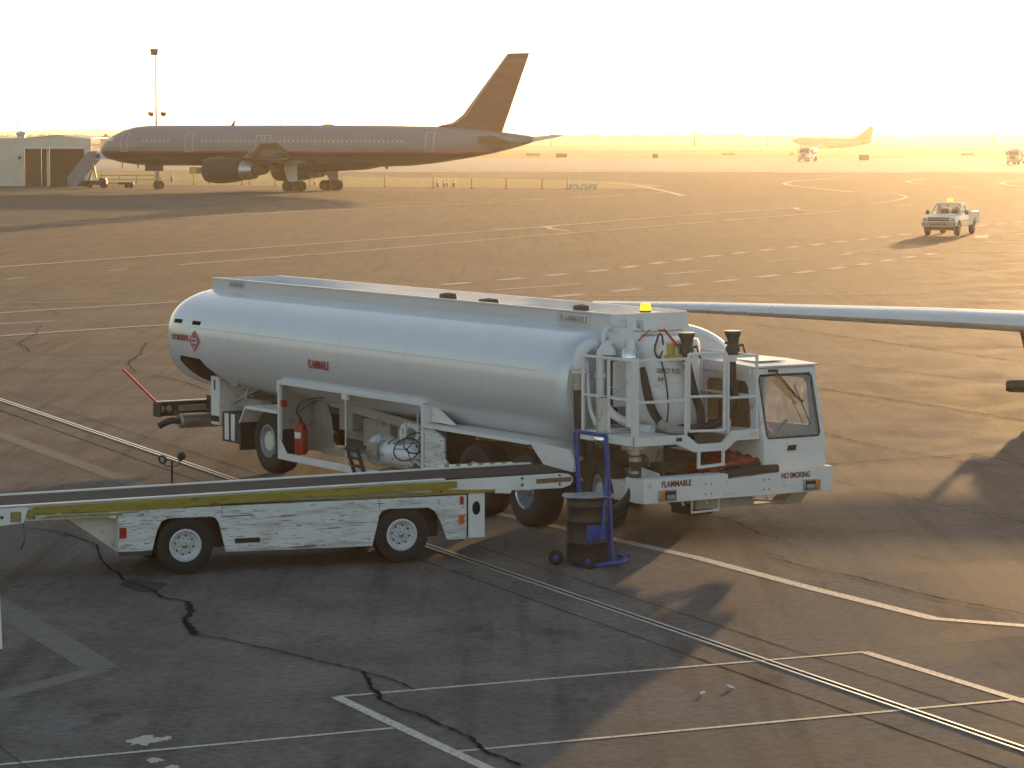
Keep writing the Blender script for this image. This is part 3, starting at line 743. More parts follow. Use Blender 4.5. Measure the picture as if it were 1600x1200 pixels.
# --- rear end boxes, beam and exhaust
MB().box(-2.74, -2.40, .28, .95, .60, 1.46).build("rear_control_box", 'white', truck, bevel=.01)
MB().box(-2.60, -2.55, .272, .279, 1.22, 1.40).build("box_latch", 'black', truck)
MB().box(-2.73, -2.41, .265, .279, .66, .76).build("lamp_recess", 'black', truck)
b2 = MB().box(-1.72, -1.08, .0, .34, .40, .92).build("battery_carrier", 'dark', truck, bevel=.01)
MB().box(-1.58, -1.40, -.03, -.002, .44, .90).box(-1.34, -1.20, -.03, -.002, .44, .90).build("battery_case", 'white', b2, bevel=.02)
MB().box(-1.39, -1.36, -.035, -.002, .42, .91).build("strap", 'black', b2)
rb = MB(); rb.box(-4.5, -4.4, .0, 3.25, .61, .87); rb.box(-4.5, -4.2, -.03, .0, .61, .87); rb.build("rear_bumper", 'dark', truck, bevel=.006)
MB().box(-4.5, -4.38, .0, 3.25, .872, .886).build("bumper_cap_strip", 'white', truck)
for y in (.10, .235):
    MB().lathe([(0, 0), (.055, 0), (.06, .015), (.045, .03), (0, .035)], (-4.4, y, .745), (1, 0, 0), 20).build("rear_lamp", 'steel', truck, smooth=True)
MB().box(-4.4, -4.3, .40, 1.9, .70, .80).build("cross_tube", 'steel', truck, bevel=.01)
MB().lathe([(0, 0), (.12, .01), (.135, .03), (.135, 1.45), (.12, 1.48), (0, 1.5)], (-3.9, .20, .56), (0, 1, 0), 28).build("muffler", 'steel', truck, smooth=True)
MB().tube(smooth_path([(-3.9, .22, .56), (-3.95, .08, .57), (-4.0, -.05, .52), (-4.02, -.14, .47)]), .06, 14).build("exhaust_tip", 'dark', truck, smooth=True)
st = MB(); st.tube([(-4.4, .0, .86), (-4.4, -.66, 1.50)], .02, 8); st.build("warning_stick", 'stick', truck, smooth=True)
br = MB(); br.bar((-1.3, .2, .95), (-1.45, .4, 1.38), .03); br.bar((-2.3, .5, 1.0), (-1.2, .5, 1.35), .06); br.box(-2.2, -1.2, .5, .7, .95, 1.12)
br.cyl((-1.9, .3, 1.35), (-1.6, .3, 1.38), .05, n=10); br.build("rear_bracketry", 'cabinet_in', truck)
# --- front: bumper
bp = MB()
bp.prism([(0, .65), (3.27, .65), (3.27, 1.0), (2.93, 1.0), (2.93, .965), (2.2, .95), (1.43, .91), (1.43, .985), (0, .985)], 11.30, 11.36, 'x')
bp.box(10.9, 11.30, -.0, .03, .65, .985); bp.box(10.95, 11.30, 3.24, 3.27, .65, 1.0)
bp.box(11.05, 11.30, .03, 1.43, .955, .985); bp.box(11.05, 11.30, .03, 3.24, .65, .68)
bumper = bp.build("front_bumper", 'white', truck, bevel=.006)
text("FLAMMABLE", "lettering", bumper, (11.362, .30, .865), (0, 1, 0), (0, 0, 1), .50, .085, 'browntext', .03)
text("NO SMOKING", "lettering", bumper, (11.362, 2.36, .865), (0, 1, 0), (0, 0, 1), .50, .08, 'browntext', .03)
def headlamp(y0, amber_first):
    h = MB().box(11.36, 11.40, y0, y0 + .29, .675, .83).build("headlight", 'steel', bumper, bevel=.008)
    a0, a1 = (y0 + .02, y0 + .085) if amber_first else (y0 + .205, y0 + .27)
    c0, c1 = (y0 + .10, y0 + .27) if amber_first else (y0 + .02, y0 + .19)
    MB().box(11.40, 11.412, a0, a1, .69, .815).build("indicator_lens", 'amber', h, bevel=.004)
    MB().box(11.40, 11.408, c0, c1, .69, .815).build("lamp_surround", 'black', h)
    MB().box(11.408, 11.42, c0 + .015, c1 - .015, .70, .76).build("headlight_lens", 'lens', h, bevel=.006)
headlamp(.24, True); headlamp(2.74, False)
bl = MB()
for (y, z) in ((1.04, .87), (1.14, .87), (1.04, .73), (1.14, .73), (2.05, .87), (2.14, .87), (2.05, .73), (2.14, .73)):
    bl.cyl((11.36, y, z), (11.368, y, z), .011, n=8)
bl.build("bolt", 'dark', bumper)
lp = MB(); lp.tube([(11.2, .92, .66), (11.2, .92, .46), (11.2, 1.38, .47), (11.2, 1.38, .66)], .018, 8); lp.build("step_loop", 'white', truck, smooth=True)
un = MB(); un.prism([(1.5, .64), (3.05, .645), (2.7, .60), (1.6, .615)], 11.0, 11.03, 'x'); un.box(10.8, 11.05, 2.05, 2.70, .47, .49); un.bar((11.0, 1.6, .61), (11.0, 2.68, .48), .03, .03)
un.prism([(2.62, .44), (2.95, .44), (3.17, .65), (2.90, .65)], 10.7, 11.0, 'x'); un.box(10.7, 11.2, 1.0, 2.0, .50, .64)
un.build("cab_step_bracket", 'cabinet_in', truck, bevel=.004)
hk = MB()
for y in (.75, 1.15, 1.95, 2.2): hk.tube([(11.2, y, .66), (11.22, y, .60), (11.2, y + .03, .575)], .018, 8)
hk.build("tow_hook", 'white2', truck, smooth=True)
MB().box(10.6, 11.1, .98, 1.36, .40, .56).build("front_underbody_box", 'dark', truck, bevel=.02)
# --- front deck with machinery
dk = MB(); dk.box(9.4, 11.05, .60, 3.2, .86, .90); dk.box(10.4, 11.05, .16, .60, .86, .90); dk.box(10.35, 11.1, .12, .16, .62, .90); dk.prism([(10.35, .90), (11.05, .90), (11.05, 1.02), (10.35, 1.10)], .45, .48, 'y')
dk.box(9.45, 9.95, .8, 1.3, .9, 1.3); dk.build("front_deck", 'white2', truck, bevel=.006)
mc = MB(); mc.box(9.6, 10.4, 1.3, 2.1, .90, 1.22); mc.box(10.2, 10.5, .9, 1.35, .90, 1.08); mc.cyl((9.7, .7, 1.1), (10.3, .7, 1.1), .12, n=18); mc.box(9.35, 9.6, .3, 2.1, .6, 1.35)
mc.build("engine_housing", 'dark', truck, bevel=.02)
cv = MB()
nx, ny = 14, 16
vsx = []
for i in range(nx + 1):
    for j in range(ny + 1):
        x = 10.15 + .95 * i / nx; y = 1.35 + 1.35 * j / ny
        z = .97 + .20 * math.sin(3.1 * j / ny) * (1 - .35 * i / nx) + .025 * math.sin(i * 1.7 + j * .9) + .02 * math.sin(j * 2.3)
        vsx.append((x, y, z))
cv.add(vsx, [(i*(ny+1)+j, (i+1)*(ny+1)+j, (i+1)*(ny+1)+j+1, i*(ny+1)+j+1) for i in range(nx) for j in range(ny)])
co_ = cv.build("folded_cover", 'redcloth', truck, smooth=True); sm = co_.modifiers.new("solid", 'SOLIDIFY'); sm.thickness = .04; sm.offset = -1
MB().tube(smooth_path([(11.18, 1.45, .955), (11.2, 1.7, .985), (11.22, 2.1, 1.0), (11.22, 2.38, 1.0)]), .06, 14).build("roller_bumper", 'black', truck, smooth=True)
MB().bar((10.9, 1.75, 1.08), (10.7, 2.45, 1.2), .12, .03).build("metal_strap", 'chrome', truck)
MB().bar((11.05, 1.6, 1.06), (11.05, 2.35, 1.08), .16, .04).build("black_bracket", 'black', truck)
MB().tube([(11.0, 2.60, 1.09), (11.0, 2.75, 1.12)], .06, 12).build("rubber_buffer", 'rubber', truck, smooth=True)
# --- cab (hollow, with windows cut through)
cabp = [(9.35, .92), (11.19, .92), (11.19, 1.385), (10.93, 2.40), (10.90, 2.42), (9.37, 2.42), (9.35, 2.38)]
cab = MB().prism(cabp, 2.17, 3.26, 'y').build("cab", 'white', truck)
cav = MB().prism([(9.41, .99), (11.12, .99), (11.12, 1.37), (10.86, 2.35), (9.41, 2.35)], 2.22, 3.21, 'y')
cut(cab, [cav], 'cabdark')
def slant(x0, z): return 11.19 - (z - 1.385) * (.26 / 1.015)
wsy = [(2.26, 1.43), (2.24, 1.47), (2.24, 2.27), (2.27, 2.31), (3.14, 2.31), (3.17, 2.27), (3.17, 1.47), (3.14, 1.43)]
cut(cab, [MB().prism(wsy, 10.4, 11.6, 'x')])
cut(cab, [MB().prism([(9.80, 1.52), (9.76, 1.56), (9.76, 2.14), (9.84, 2.22), (10.72, 2.22), (10.80, 2.14), (10.88, 1.60), (10.84, 1.55)], 2.0, 3.5, 'y')])
cut(cab, [MB().box(9.2, 9.5, 2.45, 3.0, 1.55, 2.2)])
bv = cab.modifiers.new("bevel", 'BEVEL'); bv.width = .012; bv.segments = 2; bv.limit_method = 'ANGLE'; bv.angle_limit = R(50); shade(cab, 30)
g = MB().add([(slant(0, 1.43) - .02, 2.24, 1.43), (slant(0, 1.43) - .02, 3.17, 1.43), (slant(0, 2.31) - .02, 3.17, 2.31), (slant(0, 2.31) - .02, 2.24, 2.31)], [(0, 1, 2, 3)])
ws = g.build("windshield", 'glass', cab)
# rubber gasket round the windshield
gk = MB(); loop = [(slant(0, z) + .004, y, z) for y, z in wsy]; loop.append(loop[0]); loop.append(loop[1])
gk.tube(loop, .014, 8); gk.build("gasket", 'black', cab, smooth=True)
MB().add([(9.76, 2.20, 1.52), (10.88, 2.20, 1.52), (10.80, 2.20, 2.22), (9.76, 2.20, 2.22)], [(0, 1, 2, 3)]).build("side_window", 'glassdark', cab)
MB().add([(9.76, 3.23, 1.52), (10.88, 3.23, 1.52), (10.80, 3.23, 2.22), (9.76, 3.23, 2.22)], [(0, 1, 2, 3)]).build("side_window", 'glassdark', cab)
rf = MB(); rf.prism([(9.33, 2.42), (10.98, 2.42), (10.98, 2.445), (10.2, 2.475), (9.33, 2.475)], 2.13, 3.30, 'y')
rf.box(9.7, 10.6, 2.45, 3.0, 2.475, 2.485); rf.build("cab_roof", 'white', truck, bevel=.01)
MB().box(9.33, 10.9, 2.128, 2.166, 2.33, 2.42).build("roof_gutter", 'white', truck, bevel=.004)
gr = MB().prism([(2.58, 1.24), (2.72, 1.24), (2.74, 1.315), (2.60, 1.315)], 11.192, 11.21, 'x').build("vent_badge", 'black', cab)
wp = MB(); wp.box(10.93, 11.0, 2.42, 2.56, 2.355, 2.385)
wp.bar((10.98, 2.52, 2.37), (11.10, 2.86, 1.95), .022, .018); wp.bar((11.0, 2.50, 2.33), (11.09, 2.82, 1.98), .010, .010); wp.bar((11.0, 2.47, 2.33), (11.08, 2.79, 1.98), .008, .008)
wp.bar((11.065, 2.79, 2.17), (11.195, 2.99, 1.60), .022, .014); wp.bar((11.10, 2.86, 1.95), (11.12, 2.91, 1.93), .05, .03)
wp.build("wiper", 'black', cab)
sw = MB(); c_ = Vector((10.72, 2.72, 1.42)); axv = Vector((.75, 0, .66)).normalized(); a_ = Vector((0, 1, 0)); b_ = axv.cross(a_)
sw.tube([c_ + (a_*math.cos(t) + b_*math.sin(t))*.22 for t in [2*math.pi*k/28 for k in range(29)]], .013, 8)
for k in (0, 2.1, 4.2): sw.tube([c_, c_ + (a_*math.cos(k) + b_*math.sin(k))*.22], .012, 6)
sw.tube([c_, c_ + axv * .35], .03, 8); sw.build("steering_wheel", 'black', cab, smooth=True)
se = MB(); se.box(9.75, 10.25, 2.45, 2.95, 1.22, 1.38); se.build("seat", 'seat', cab, bevel=.04); MB().box(9.62, 9.76, 2.47, 2.93, 1.36, 1.88).build("seat_back", 'seat', cab, bevel=.04)
MB().box(10.75, 11.08, 2.23, 3.20, 1.15, 1.36).build("dashboard", 'seat', cab, bevel=.03)
# --- service platform cage
fl = MB()
fl.box(9.75, 11.05, .06, .90, 1.50, 1.515); fl.box(9.75, 11.05, 1.66, 2.14, 1.50, 1.515)
fl.box(9.75, 11.10, .02, .05, 1.42, 1.545); fl.box(9.72, 9.75, .02, 2.14, 1.42, 1.545)
fl.prism([(.02, 1.42), (.72, 1.42), (1.04, 1.29), (1.58, 1.29), (1.76, 1.42), (2.16, 1.42), (2.16, 1.56), (1.68, 1.56), (1.52, 1.40), (1.10, 1.40), (.90, 1.545), (.02, 1.545)], 11.05, 11.10, 'x')
fl.box(10.5, 11.05, 1.04, 1.58, 1.30, 1.315); fl.build("platform_floor", 'white', truck, bevel=.004)
MB().box(11.10, 11.103, .72, .82, 1.46, 1.51).build("platform_latch", 'black', truck)
us = MB(); us.bar((11.08, 1.12, 1.30), (11.08, 1.12, 1.08), .04); us.bar((11.08, 1.54, 1.30), (11.08, 1.54, 1.10), .04); us.bar((11.08, 1.10, 1.075), (11.08, 1.56, 1.095), .05, .04)
us.build("hanging_step", 'white', truck, bevel=.004)
Z0, Z1, Z2 = 1.545, 2.03, 2.61
def rail(name, segs, w=.036): 
    mb = MB()
    for a, b in segs: mb.bar(a, b, w)
    mb.build(name, 'white', truck, bevel=.004)
def vz(x, y, z0=Z0, z1=Z2): return ((x, y, z0), (x, y, z1))
rail("guard_rail", [vz(9.76, .04), vz(10.42, .04), ((9.74, .04, Z2), (11.0, .04, Z2)), ((9.76, .04, Z1 + .03), (11.03, .04, Z1 + .03))])
rail("guard_rail", [((11.08, .10, Z2), (11.08, .92, Z2)), ((11.08, .10, Z1), (11.08, .90, Z1)), vz(11.08, .90)])
MB().bar((11.05, .06, Z0), (11.05, .06, Z2), .085).build("corner_post", 'white', truck, bevel=.008)
ga, gb = (11.02, .99), (11.16, 1.50)
rail("platform_gate", [vz(*ga, Z0 + .04, Z2 + .06), vz(*gb, Z0 + .04, Z2 + .06), ((*ga, Z2 + .06), (*gb, Z2 + .06)), ((*ga, Z1 + .04), (*gb, Z1 + .04)), ((*ga, Z0 + .04), (*gb, Z0 + .04))])
rail("guard_rail", [vz(11.08, 1.62, 1.52), vz(11.08, 2.12, 1.52), ((11.08, 1.60, Z2), (11.08, 2.14, Z2)), ((11.08, 1.62, Z1), (11.08, 2.12, Z1))])
rail("guard_rail", [((9.6, 2.10, Z2), (11.06, 2.10, Z2)), vz(9.75, 2.10, 1.52), vz(10.45, 2.10, 1.52), ((9.75, 2.10, Z1), (11.06, 2.10, Z1))])
rail("guard_rail", [((9.74, 1.45, Z2), (9.74, 2.10, Z2)), ((9.74, 1.45, Z1), (9.74, 2.10, Z1)), vz(9.74, 1.45)])
MB().box(11.10, 11.12, 2.0, 2.10, 1.48, 1.53).build("platform_bolt_plate", 'white2', truck)
# --- big vertical separator vessel
MB().lathe([(0, -.02), (.25, .02), (.40, .10), (.48, .22), (.50, .36), (.50, 1.28), (.47, 1.36), (0, 1.40)], (9.98, 1.30, 1.46), n=48).build("separator_vessel", 'white', truck, smooth=True, angle=30)
text("GENCY FUEL", "lettering", truck, (10.33, .915, 2.36), (.8, .6, 0), (0, 0, 1), .36, .07, 'browntext', .015)
text("FF", "lettering", truck, (10.35, .93, 2.24), (.8, .6, 0), (0, 0, 1), .09, .06, 'browntext', .015)
bx = MB(); bx.box(9.42, 9.75, .72, 1.05, 2.45, 2.95); bx.build("valve_box", 'white', truck, bevel=.015)
bx = MB(); bx.box(9.44, 9.6, 1.0, 1.6, 2.86, 2.90); bx.box(9.44, 9.6, 1.0, 1.06, 2.90, 3.08); bx.box(9.44, 9.55, 1.22, 1.42, 2.9, 3.06); bx.build("pipe_bracket", 'white', truck, bevel=.006)
# --- pipes
def pipe(name, pts, r_, m='white', n=16, fl_=()):
    mb = MB(); P = smooth_path(pts) if len(pts) > 2 else pts; mb.tube(P, r_, n)
    for c, ax_, rr, hh in fl_: mb.lathe([(0, -hh), (rr, -hh), (rr, hh), (0, hh)], c, ax_, 20)
    return mb.build(name, m, truck, smooth=True)
pipe("elbow_pipe", [(9.30, .55, 2.70), (9.42, .38, 2.72), (9.50, .20, 2.66), (9.52, .12, 2.52), (9.52, .12, 2.38)], .085, fl_=(((9.52, .12, 2.42), (0, 0, 1), .14, .018), ((9.52, .12, 2.36), (0, 0, 1), .11, .02), ((9.40, .42, 2.72), (.6, -1, 0), .10, .01)))
pipe("hose_coupling", [(9.52, .12, 2.36), (9.52, .12, 2.12)], .075, 'steel', fl_=(((9.52, .12, 2.12), (0, 0, 1), .085, .02),))
pipe("dark_hose", [(9.52, .12, 2.12), (9.54, .12, 1.6), (9.56, .16, 1.15)], .075, 'hose')
pipe("elbow_pipe", [(9.35, .9, 2.68), (9.55, .62, 2.74), (9.62, .46, 2.66), (9.63, .42, 2.55), (9.63, .42, 1.95), (9.63, .42, 1.62)], .062, fl_=(((9.63, .42, 2.30), (0, 0, 1), .085, .035), ((9.63, .42, 1.66), (0, 0, 1), .085, .09), ((9.62, .50, 2.56), (0, 0, 1), .12, .012)))
MB().lathe([(0, 0), (.11, 0), (.105, .06), (.07, .12), (0, .145)], (9.72, .50, 2.60), n=24).build("domed_cover", 'white', truck, smooth=True)
pipe("elbow_pipe", [(9.5, 1.05, 2.74), (9.85, .8, 2.76), (10.12, .62, 2.70), (10.16, .58, 2.58), (10.16, .58, 1.6)], .065, fl_=(((10.16, .58, 2.56), (0, 0, 1), .14, .015),))
MB().lathe([(0, 0), (.13, 0), (.12, .07), (.08, .13), (0, .16)], (10.12, .60, 2.58), n=24).build("domed_cover", 'chrome', truck, smooth=True)
pipe("thin_pipe", [(9.45, .3, 2.5), (9.6, .25, 1.9), (9.7, .3, 1.6)], .03)
pipe("thin_pipe", [(9.42, .72, 2.95), (9.48, .60, 2.94), (9.50, .55, 2.8), (9.50, .6, 2.6)], .03)
pipe("curved_pipe", [(9.75, .35, 2.0), (9.85, .5, 1.75), (10.1, .75, 1.58), (10.4, .8, 1.57)], .06)
MB().box(9.75, 9.80, .55, .90, 1.85, 2.50).build("gauge_panel", 'white2', truck, bevel=.01)
pipe("dark_hose", [(9.66, .62, 2.5), (9.66, .60, 2.0), (9.7, .6, 1.6)], .07, 'hose')
pipe("dark_hose", [(10.1, .85, 2.42), (10.22, .82, 2.1), (10.42, .78, 1.85), (10.62, .78, 1.68)], .062, 'hose')
pipe("hose_end_sleeve", [(10.62, .78, 1.68), (10.74, .85, 1.60), (10.85, 1.05, 1.57)], .064, 'cabinet_in')
pipe("dark_hose", [(10.85, 1.05, 1.57), (10.75, 1.35, 1.58), (10.65, 1.45, 1.8), (10.6, 1.35, 2.15), (10.6, 1.24, 2.55)], .062, 'hose')
pipe("dark_hose", [(10.2, 1.1, 1.60), (10.5, 1.4, 1.56), (10.7, 1.8, 1.66), (10.72, 1.98, 1.95), (10.65, 2.0, 2.3), (10.62, 2.02, 2.56)], .06, 'hose')
pipe("hose_clamp", [(10.6, 1.255, 2.50), (10.6, 1.25, 2.53)], .07, 'white'); pipe("hose_clamp", [(10.62, 2.018, 2.50), (10.62, 2.02, 2.57)], .07, 'white')
pipe("lower_hose", [(11.0, .10, 1.30), (11.0, .10, .95), (10.95, .05, .70), (10.7, -.05, .48), (10.4, -.05, .36), (10.0, .2, .34)], .085, 'hose', fl_=())
pipe("hose_coupling", [(11.0, .10, 1.43), (11.0, .10, 1.08)], .082, 'steel', fl_=(((11.0, .10, 1.40), (0, 0, 1), .14, .015), ((11.0, .10, 1.34), (0, 0, 1), .11, .015), ((11.0, .10, 1.24), (0, 0, 1), .088, .03), ((11.0, .10, 1.06), (0, 0, 1), .088, .02)))
def nozzle(x, y, z):
    n_ = MB().lathe([(0, -.02), (.07, -.02), (.075, .03), (.105, .05), (.105, .10), (.085, .13), (.07, .17), (.09, .24), (.12, .30), (.12, .33), (0, .33)], (x, y, z), n=24)
    n_.tube([(x, y, z + .1), (x + .05, y + .14, z + .14), (x + .06, y + .17, z + .04), (x + .06, y + .20, z - .03)], .02, 8)
    n_.tube([(x, y, z + .15), (x, y - .13, z + .17)], .022, 8); n_.tube([(x, y + .08, z + .1), (x, y + .1, z + .24)], .014, 8)
    nn = n_.build("refuelling_nozzle", 'dark', truck, smooth=True, angle=40)
    MB().lathe([(0, .33), (.122, .33), (.122, .342), (0, .342)], (x, y, z), n=24).build("nozzle_rim", 'steel', nn)
nozzle(10.6, 1.24, 2.60); nozzle(10.62, 2.03, 2.60)
lv = MB(); lv.bar((10.05, .78, 2.80), (10.15, .92, 2.97), .035, .02); lv.build("red_lever", 'red', truck)
lv = MB(); lv.bar((10.4, .98, 2.99), (10.5, 1.18, 2.72), .04, .03); lv.bar((10.38, .92, 2.97), (10.4, 1.0, 2.97), .06, .03); lv.build("red_lever", 'red', truck)
lk = MB(); lk.tube(smooth_path([(10.35, .93, 2.90), (10.33, .88, 2.7), (10.36, .92, 2.58), (10.36, 1.0, 2.7), (10.36, .98, 2.9), (10.35, .93, 2.90)]), .014, 8)
lk.tube(smooth_path([(10.36, .95, 2.6), (10.42, 1.0, 2.3), (10.47, 1.02, 1.9), (10.45, 1.0, 1.6)]), .012, 6); lk.build("hanging_cable", 'hose', truck, smooth=True)
pv = MB(); pv.cyl((10.4, 1.1, 2.62), (10.4, 1.1, 2.78), .07, n=16); pv.box(10.25, 10.6, 1.0, 1.2, 2.55, 2.62); pv.build("valve_body", 'signyellow', truck, bevel=.006)
tr = MB(); tr.tube([(9.7, .9, 2.93), (10.1, 1.0, 2.93), (10.1, 1.5, 2.94)], .012, 6); tr.tube([(10.1, 1.5, 2.94), (10.15, 1.52, 2.75)], .008, 6); tr.build("thin_pipe", 'steel', truck, smooth=True)
# --- mirrors
mi = MB(); mi.box(10.36, 10.40, -.12, .045, 1.58, 2.03); mir = mi.build("mirror", 'white2', truck, bevel=.012)
ma = MB(); ma.tube(smooth_path([(10.40, .05, 2.06), (10.40, -.08, 2.06), (10.40, -.135, 2.0), (10.40, -.14, 1.58)]), .012, 6); ma.tube([(10.4, -.1, 1.56), (10.6, .3, 1.56)], .012, 6); ma.tube([(10.4, .03, 2.0), (10.4, .2, 2.15), (10.4, .1, 2.2)], .012, 6)
ma.build("mirror_bracket", 'steel', truck, smooth=True)
MB().lathe([(0, .05), (.06, .045), (.10, .02), (.115, -.01), (.11, -.03), (0, -.035)], (10.38, -.06, 1.46), (.6, -.8, 0), 24).build("convex_mirror", 'chrome', truck, smooth=True)
# fire extinguisher standing in the truck's open cabinet
def on_truck(x, y, z=0.0):
    F_ = (math.sin(TH), -math.cos(TH)); L_ = (math.cos(TH), math.sin(TH))
    return (TO[0] + F_[0]*x + L_[0]*y, TO[1] + F_[1]*x + L_[1]*y, z)
ex = thing("fire_extinguisher", "red fire extinguisher with white label standing in the fuel truck's open side cabinet", "fire extinguisher",
           on_truck(.92, .16, .40), truck.rotation_euler.z)
MB().lathe([(0, 0), (.10, 0), (.105, .02), (.105, .44), (.095, .49), (.05, .53), (.03, .55), (0, .55)], n=28).build("cylinder", 'red', ex, smooth=True)
vb = MB(); vb.cyl((0, 0, .54), (0, 0, .60), .025, n=12); vb.bar((-.04, 0, .62), (.07, -.02, .63), .02); vb.bar((-.03, 0, .60), (.05, -.02, .585), .015); vb.build("valve_handle", 'black', ex)
lbx = MB()
for i in range(8):
    t0, t1 = R(-150 + 120*i/8), R(-150 + 120*(i+1)/8); r_ = .107
    lbx.add([(r_*math.cos(t0), r_*math.sin(t0), .27), (r_*math.cos(t1), r_*math.sin(t1), .27), (r_*math.cos(t1), r_*math.sin(t1), .37), (r_*math.cos(t0), r_*math.sin(t0), .37)], [(0, 1, 2, 3)])
lbx.build("label_band", 'white', ex)
MB().box(.10, .16, -.05, .05, .05, .40).build("wall_bracket", 'redcloth', ex)

# ================================================================== BELT LOADER
LA, LB = at(290, 898), at(628, 880)
lth = math.atan2(LB[1] - LA[1], LB[0] - LA[0])
ld = thing("belt_loader", "scratched white baggage belt loader with yellow boom rail in front of the fuel truck", "belt loader", (LA[0], LA[1], 0), lth)
W_ = 1.75
def archpoly():
    p = [(-.90, .345), (-.90, .885)]
    p += [(3.90, .885), (3.90, .285), (3.62, .285)]
    p += [(3.52, .55), (3.45, .68), (3.36, .735), (2.80, .745), (2.70, .72), (2.66, .66), (2.56, .255)]
    p += [(.54, .275), (.45, .66), (.40, .735), (.34, .75), (-.22, .755), (-.32, .72), (-.38, .60), (-.45, .335)]
    return p
pa = archpoly()
body = MB().prism(pa, -.03, .0, 'y').build("side_panel", 'worn', ld, bevel=.008)
MB().prism(pa, W_, W_ + .03, 'y').build("side_panel", 'worn', ld, bevel=.008)
de = MB(); de.box(-.88, 3.88, .0, W_, .835, .875); de.build("deck", 'white2', ld, bevel=.004)
MB().box(-.90, -.87, .0, W_, .34, .885).build("rear_panel", 'white2', ld, bevel=.006)
MB().box(3.86, 3.90, .0, W_, .28, .885).build("front_panel", 'white2', ld, bevel=.006)
MB().box(-.89, -.46, -.045, -.0, .29, .345).build("step_edge", 'dark', ld)
ch = MB(); ch.box(-.4, 3.6, .35, .55, .30, .52); ch.box(-.4, 3.6, 1.2, 1.4, .30, .52); ch.box(.7, 2.4, .1, 1.6, .28, .6); ch.cyl((0, .1, .36), (0, 1.65, .36), .06); ch.cyl((2.984, .1, .36), (2.984, 1.65, .36), .06)
ch.build("chassis_frame", 'black', ld)
for x0, x1 in ((-.42, .56), (2.52, 3.6)):
    MB().box(x0, x1, .30, .33, .30, .82).build("wheel_well", 'black', ld)
# light end plate beyond the front wheel, with a round hole
ep = MB().box(3.93, 4.16, -.012, .0, .30, .905).build("end_plate", 'white', ld)
cut(ep, [MB().prism([(4.045 + .06*math.cos(2*math.pi*k/24), .70 + .095*math.sin(2*math.pi*k/24)) for k in range(24)], -.2, .2, 'y')])
MB().box(4.15, 4.165, -.01, W_, .30, .905).build("front_bulkhead", 'white', ld)
MB().box(3.92, 4.14, .10, .12, .32, .88).build("inner_panel", 'black', ld)
MB().box(-.885, -.79, -.038, -.031, .52, .66).build("side_marker", 'red', ld)
MB().box(3.78, 3.86, -.05, -.031, .50, .62).build("side_marker", 'orange', ld)
MB().box(3.80, 3.85, -.046, -.031, .76, .87).build("reflector", 'red', ld)
MB().box(.66, 1.0, -.036, -.031, .385, .45).build("door_handle_recess", 'black', ld)
MB().box(-.62, -.56, -.036, -.031, .80, .84).build("latch", 'steel', ld)
pl_ = MB()
for x in (-.2, .8, 1.2, 1.6, 2.1, 2.45): pl_.cyl((x, -.030, .44), (x, -.036, .44), .014, n=8)
seam = MB().box(.485, .492, -.0325, -.030, .74, .88).box(2.655, 2.662, -.0325, -.030, .74, .88)
seam.build("panel_joint", 'black', ld)
for x in (0, 2.984):
    wheel(ld, x, .10, -1, r=.385, w=.22, bead=.205, style='disc', z=.385)
    wheel(ld, x, W_ - .1, 1, r=.385, w=.22, bead=.205, style='disc', z=.385)
# rear chute under the boom
cu_ = MB(); cu_.prism([(-1.50, .77), (-1.40, .70), (-.90, .35), (-.90, .88), (-1.05, .88)], .25, .28, 'y'); cu_.prism([(-1.50, .77), (-1.40, .70), (-.90, .35), (-.90, .38), (-1.38, .73)], .28, 1.5, 'y')
cu_.build("rear_chute", 'white2', ld, bevel=.004)
# --- boom (slightly inclined, rising to the right)
def zb(x, o=0.0): return .985 + (x + 2.43) * (1.125 - .985) / (5.44 + 2.43) + o
XA, XB = -3.6, 5.40
Y0, Y1 = .02, 1.22
def slab(x0, x1, y0, y1, o0, o1, o0b=None, o1b=None):
    a = zb(x0), zb(x1); return [(x0, a[0] + o0), (x1, a[1] + (o0 if o0b is None else o0b)), (x1, a[1] + (o1 if o1b is None else o1b)), (x0, a[0] + o1)]
def bslab(name, x0, x1, y0, y1, o0, o1, m, o0b=None, o1b=None, bevel=.004):
    return MB().prism(slab(x0, x1, y0, y1, o0, o1, o0b, o1b), y0, y1, 'y').build(name, m, ld, bevel=bevel)
bslab("boom_side", XA, 3.73, Y0, Y0 + .04, -.055, -.005, 'white2')
sidepoly = [(3.0, zb(3.0) - .13), (3.3, zb(3.3) - .15), (4.2, zb(4.2) - .185), (5.30, zb(5.3) - .205), (5.42, zb(5.42) - .17), (5.46, zb(5.4) - .12), (5.46, zb(5.4) - .07), (5.40, zb(5.4) - .02), (5.30, zb(5.3) - .004), (3.0, zb(3.0) - .004)]
bs = MB().prism(sidepoly, Y0 - .01, Y0 + .03, 'y').build("boom_head_plate", 'white', ld)
hl = []
for x, o, r_ in ((4.72, -.045, .026), (4.72, -.13, .026), (5.27, -.03, .022), (5.27, -.155, .022)):
    hl.append(MB().prism([(x + r_*math.cos(2*math.pi*k/14), zb(x) + o + r_*math.sin(2*math.pi*k/14)) for k in range(14)], -.2, .3, 'y'))
for h in hl: cut(bs, [h])
MB().prism([(4.92, zb(4.92) - .125), (5.44, zb(5.4) - .12), (5.44, zb(5.4) - .06), (4.92, zb(4.92) - .06)], Y0 - .018, Y0 - .011, 'y').build("rusty_label_strip", mat("rusty_strip", (.22, .12, .07), .7, 0, .3, 14), ld)
MB().box(4.86, 5.2, Y0 - .016, Y0 - .011, zb(5) - .19, zb(5) - .14).build("white_label", 'white', ld)
bslab("boom_side", XA, XB, Y1 - .04, Y1, -.16, -.005, 'white2')
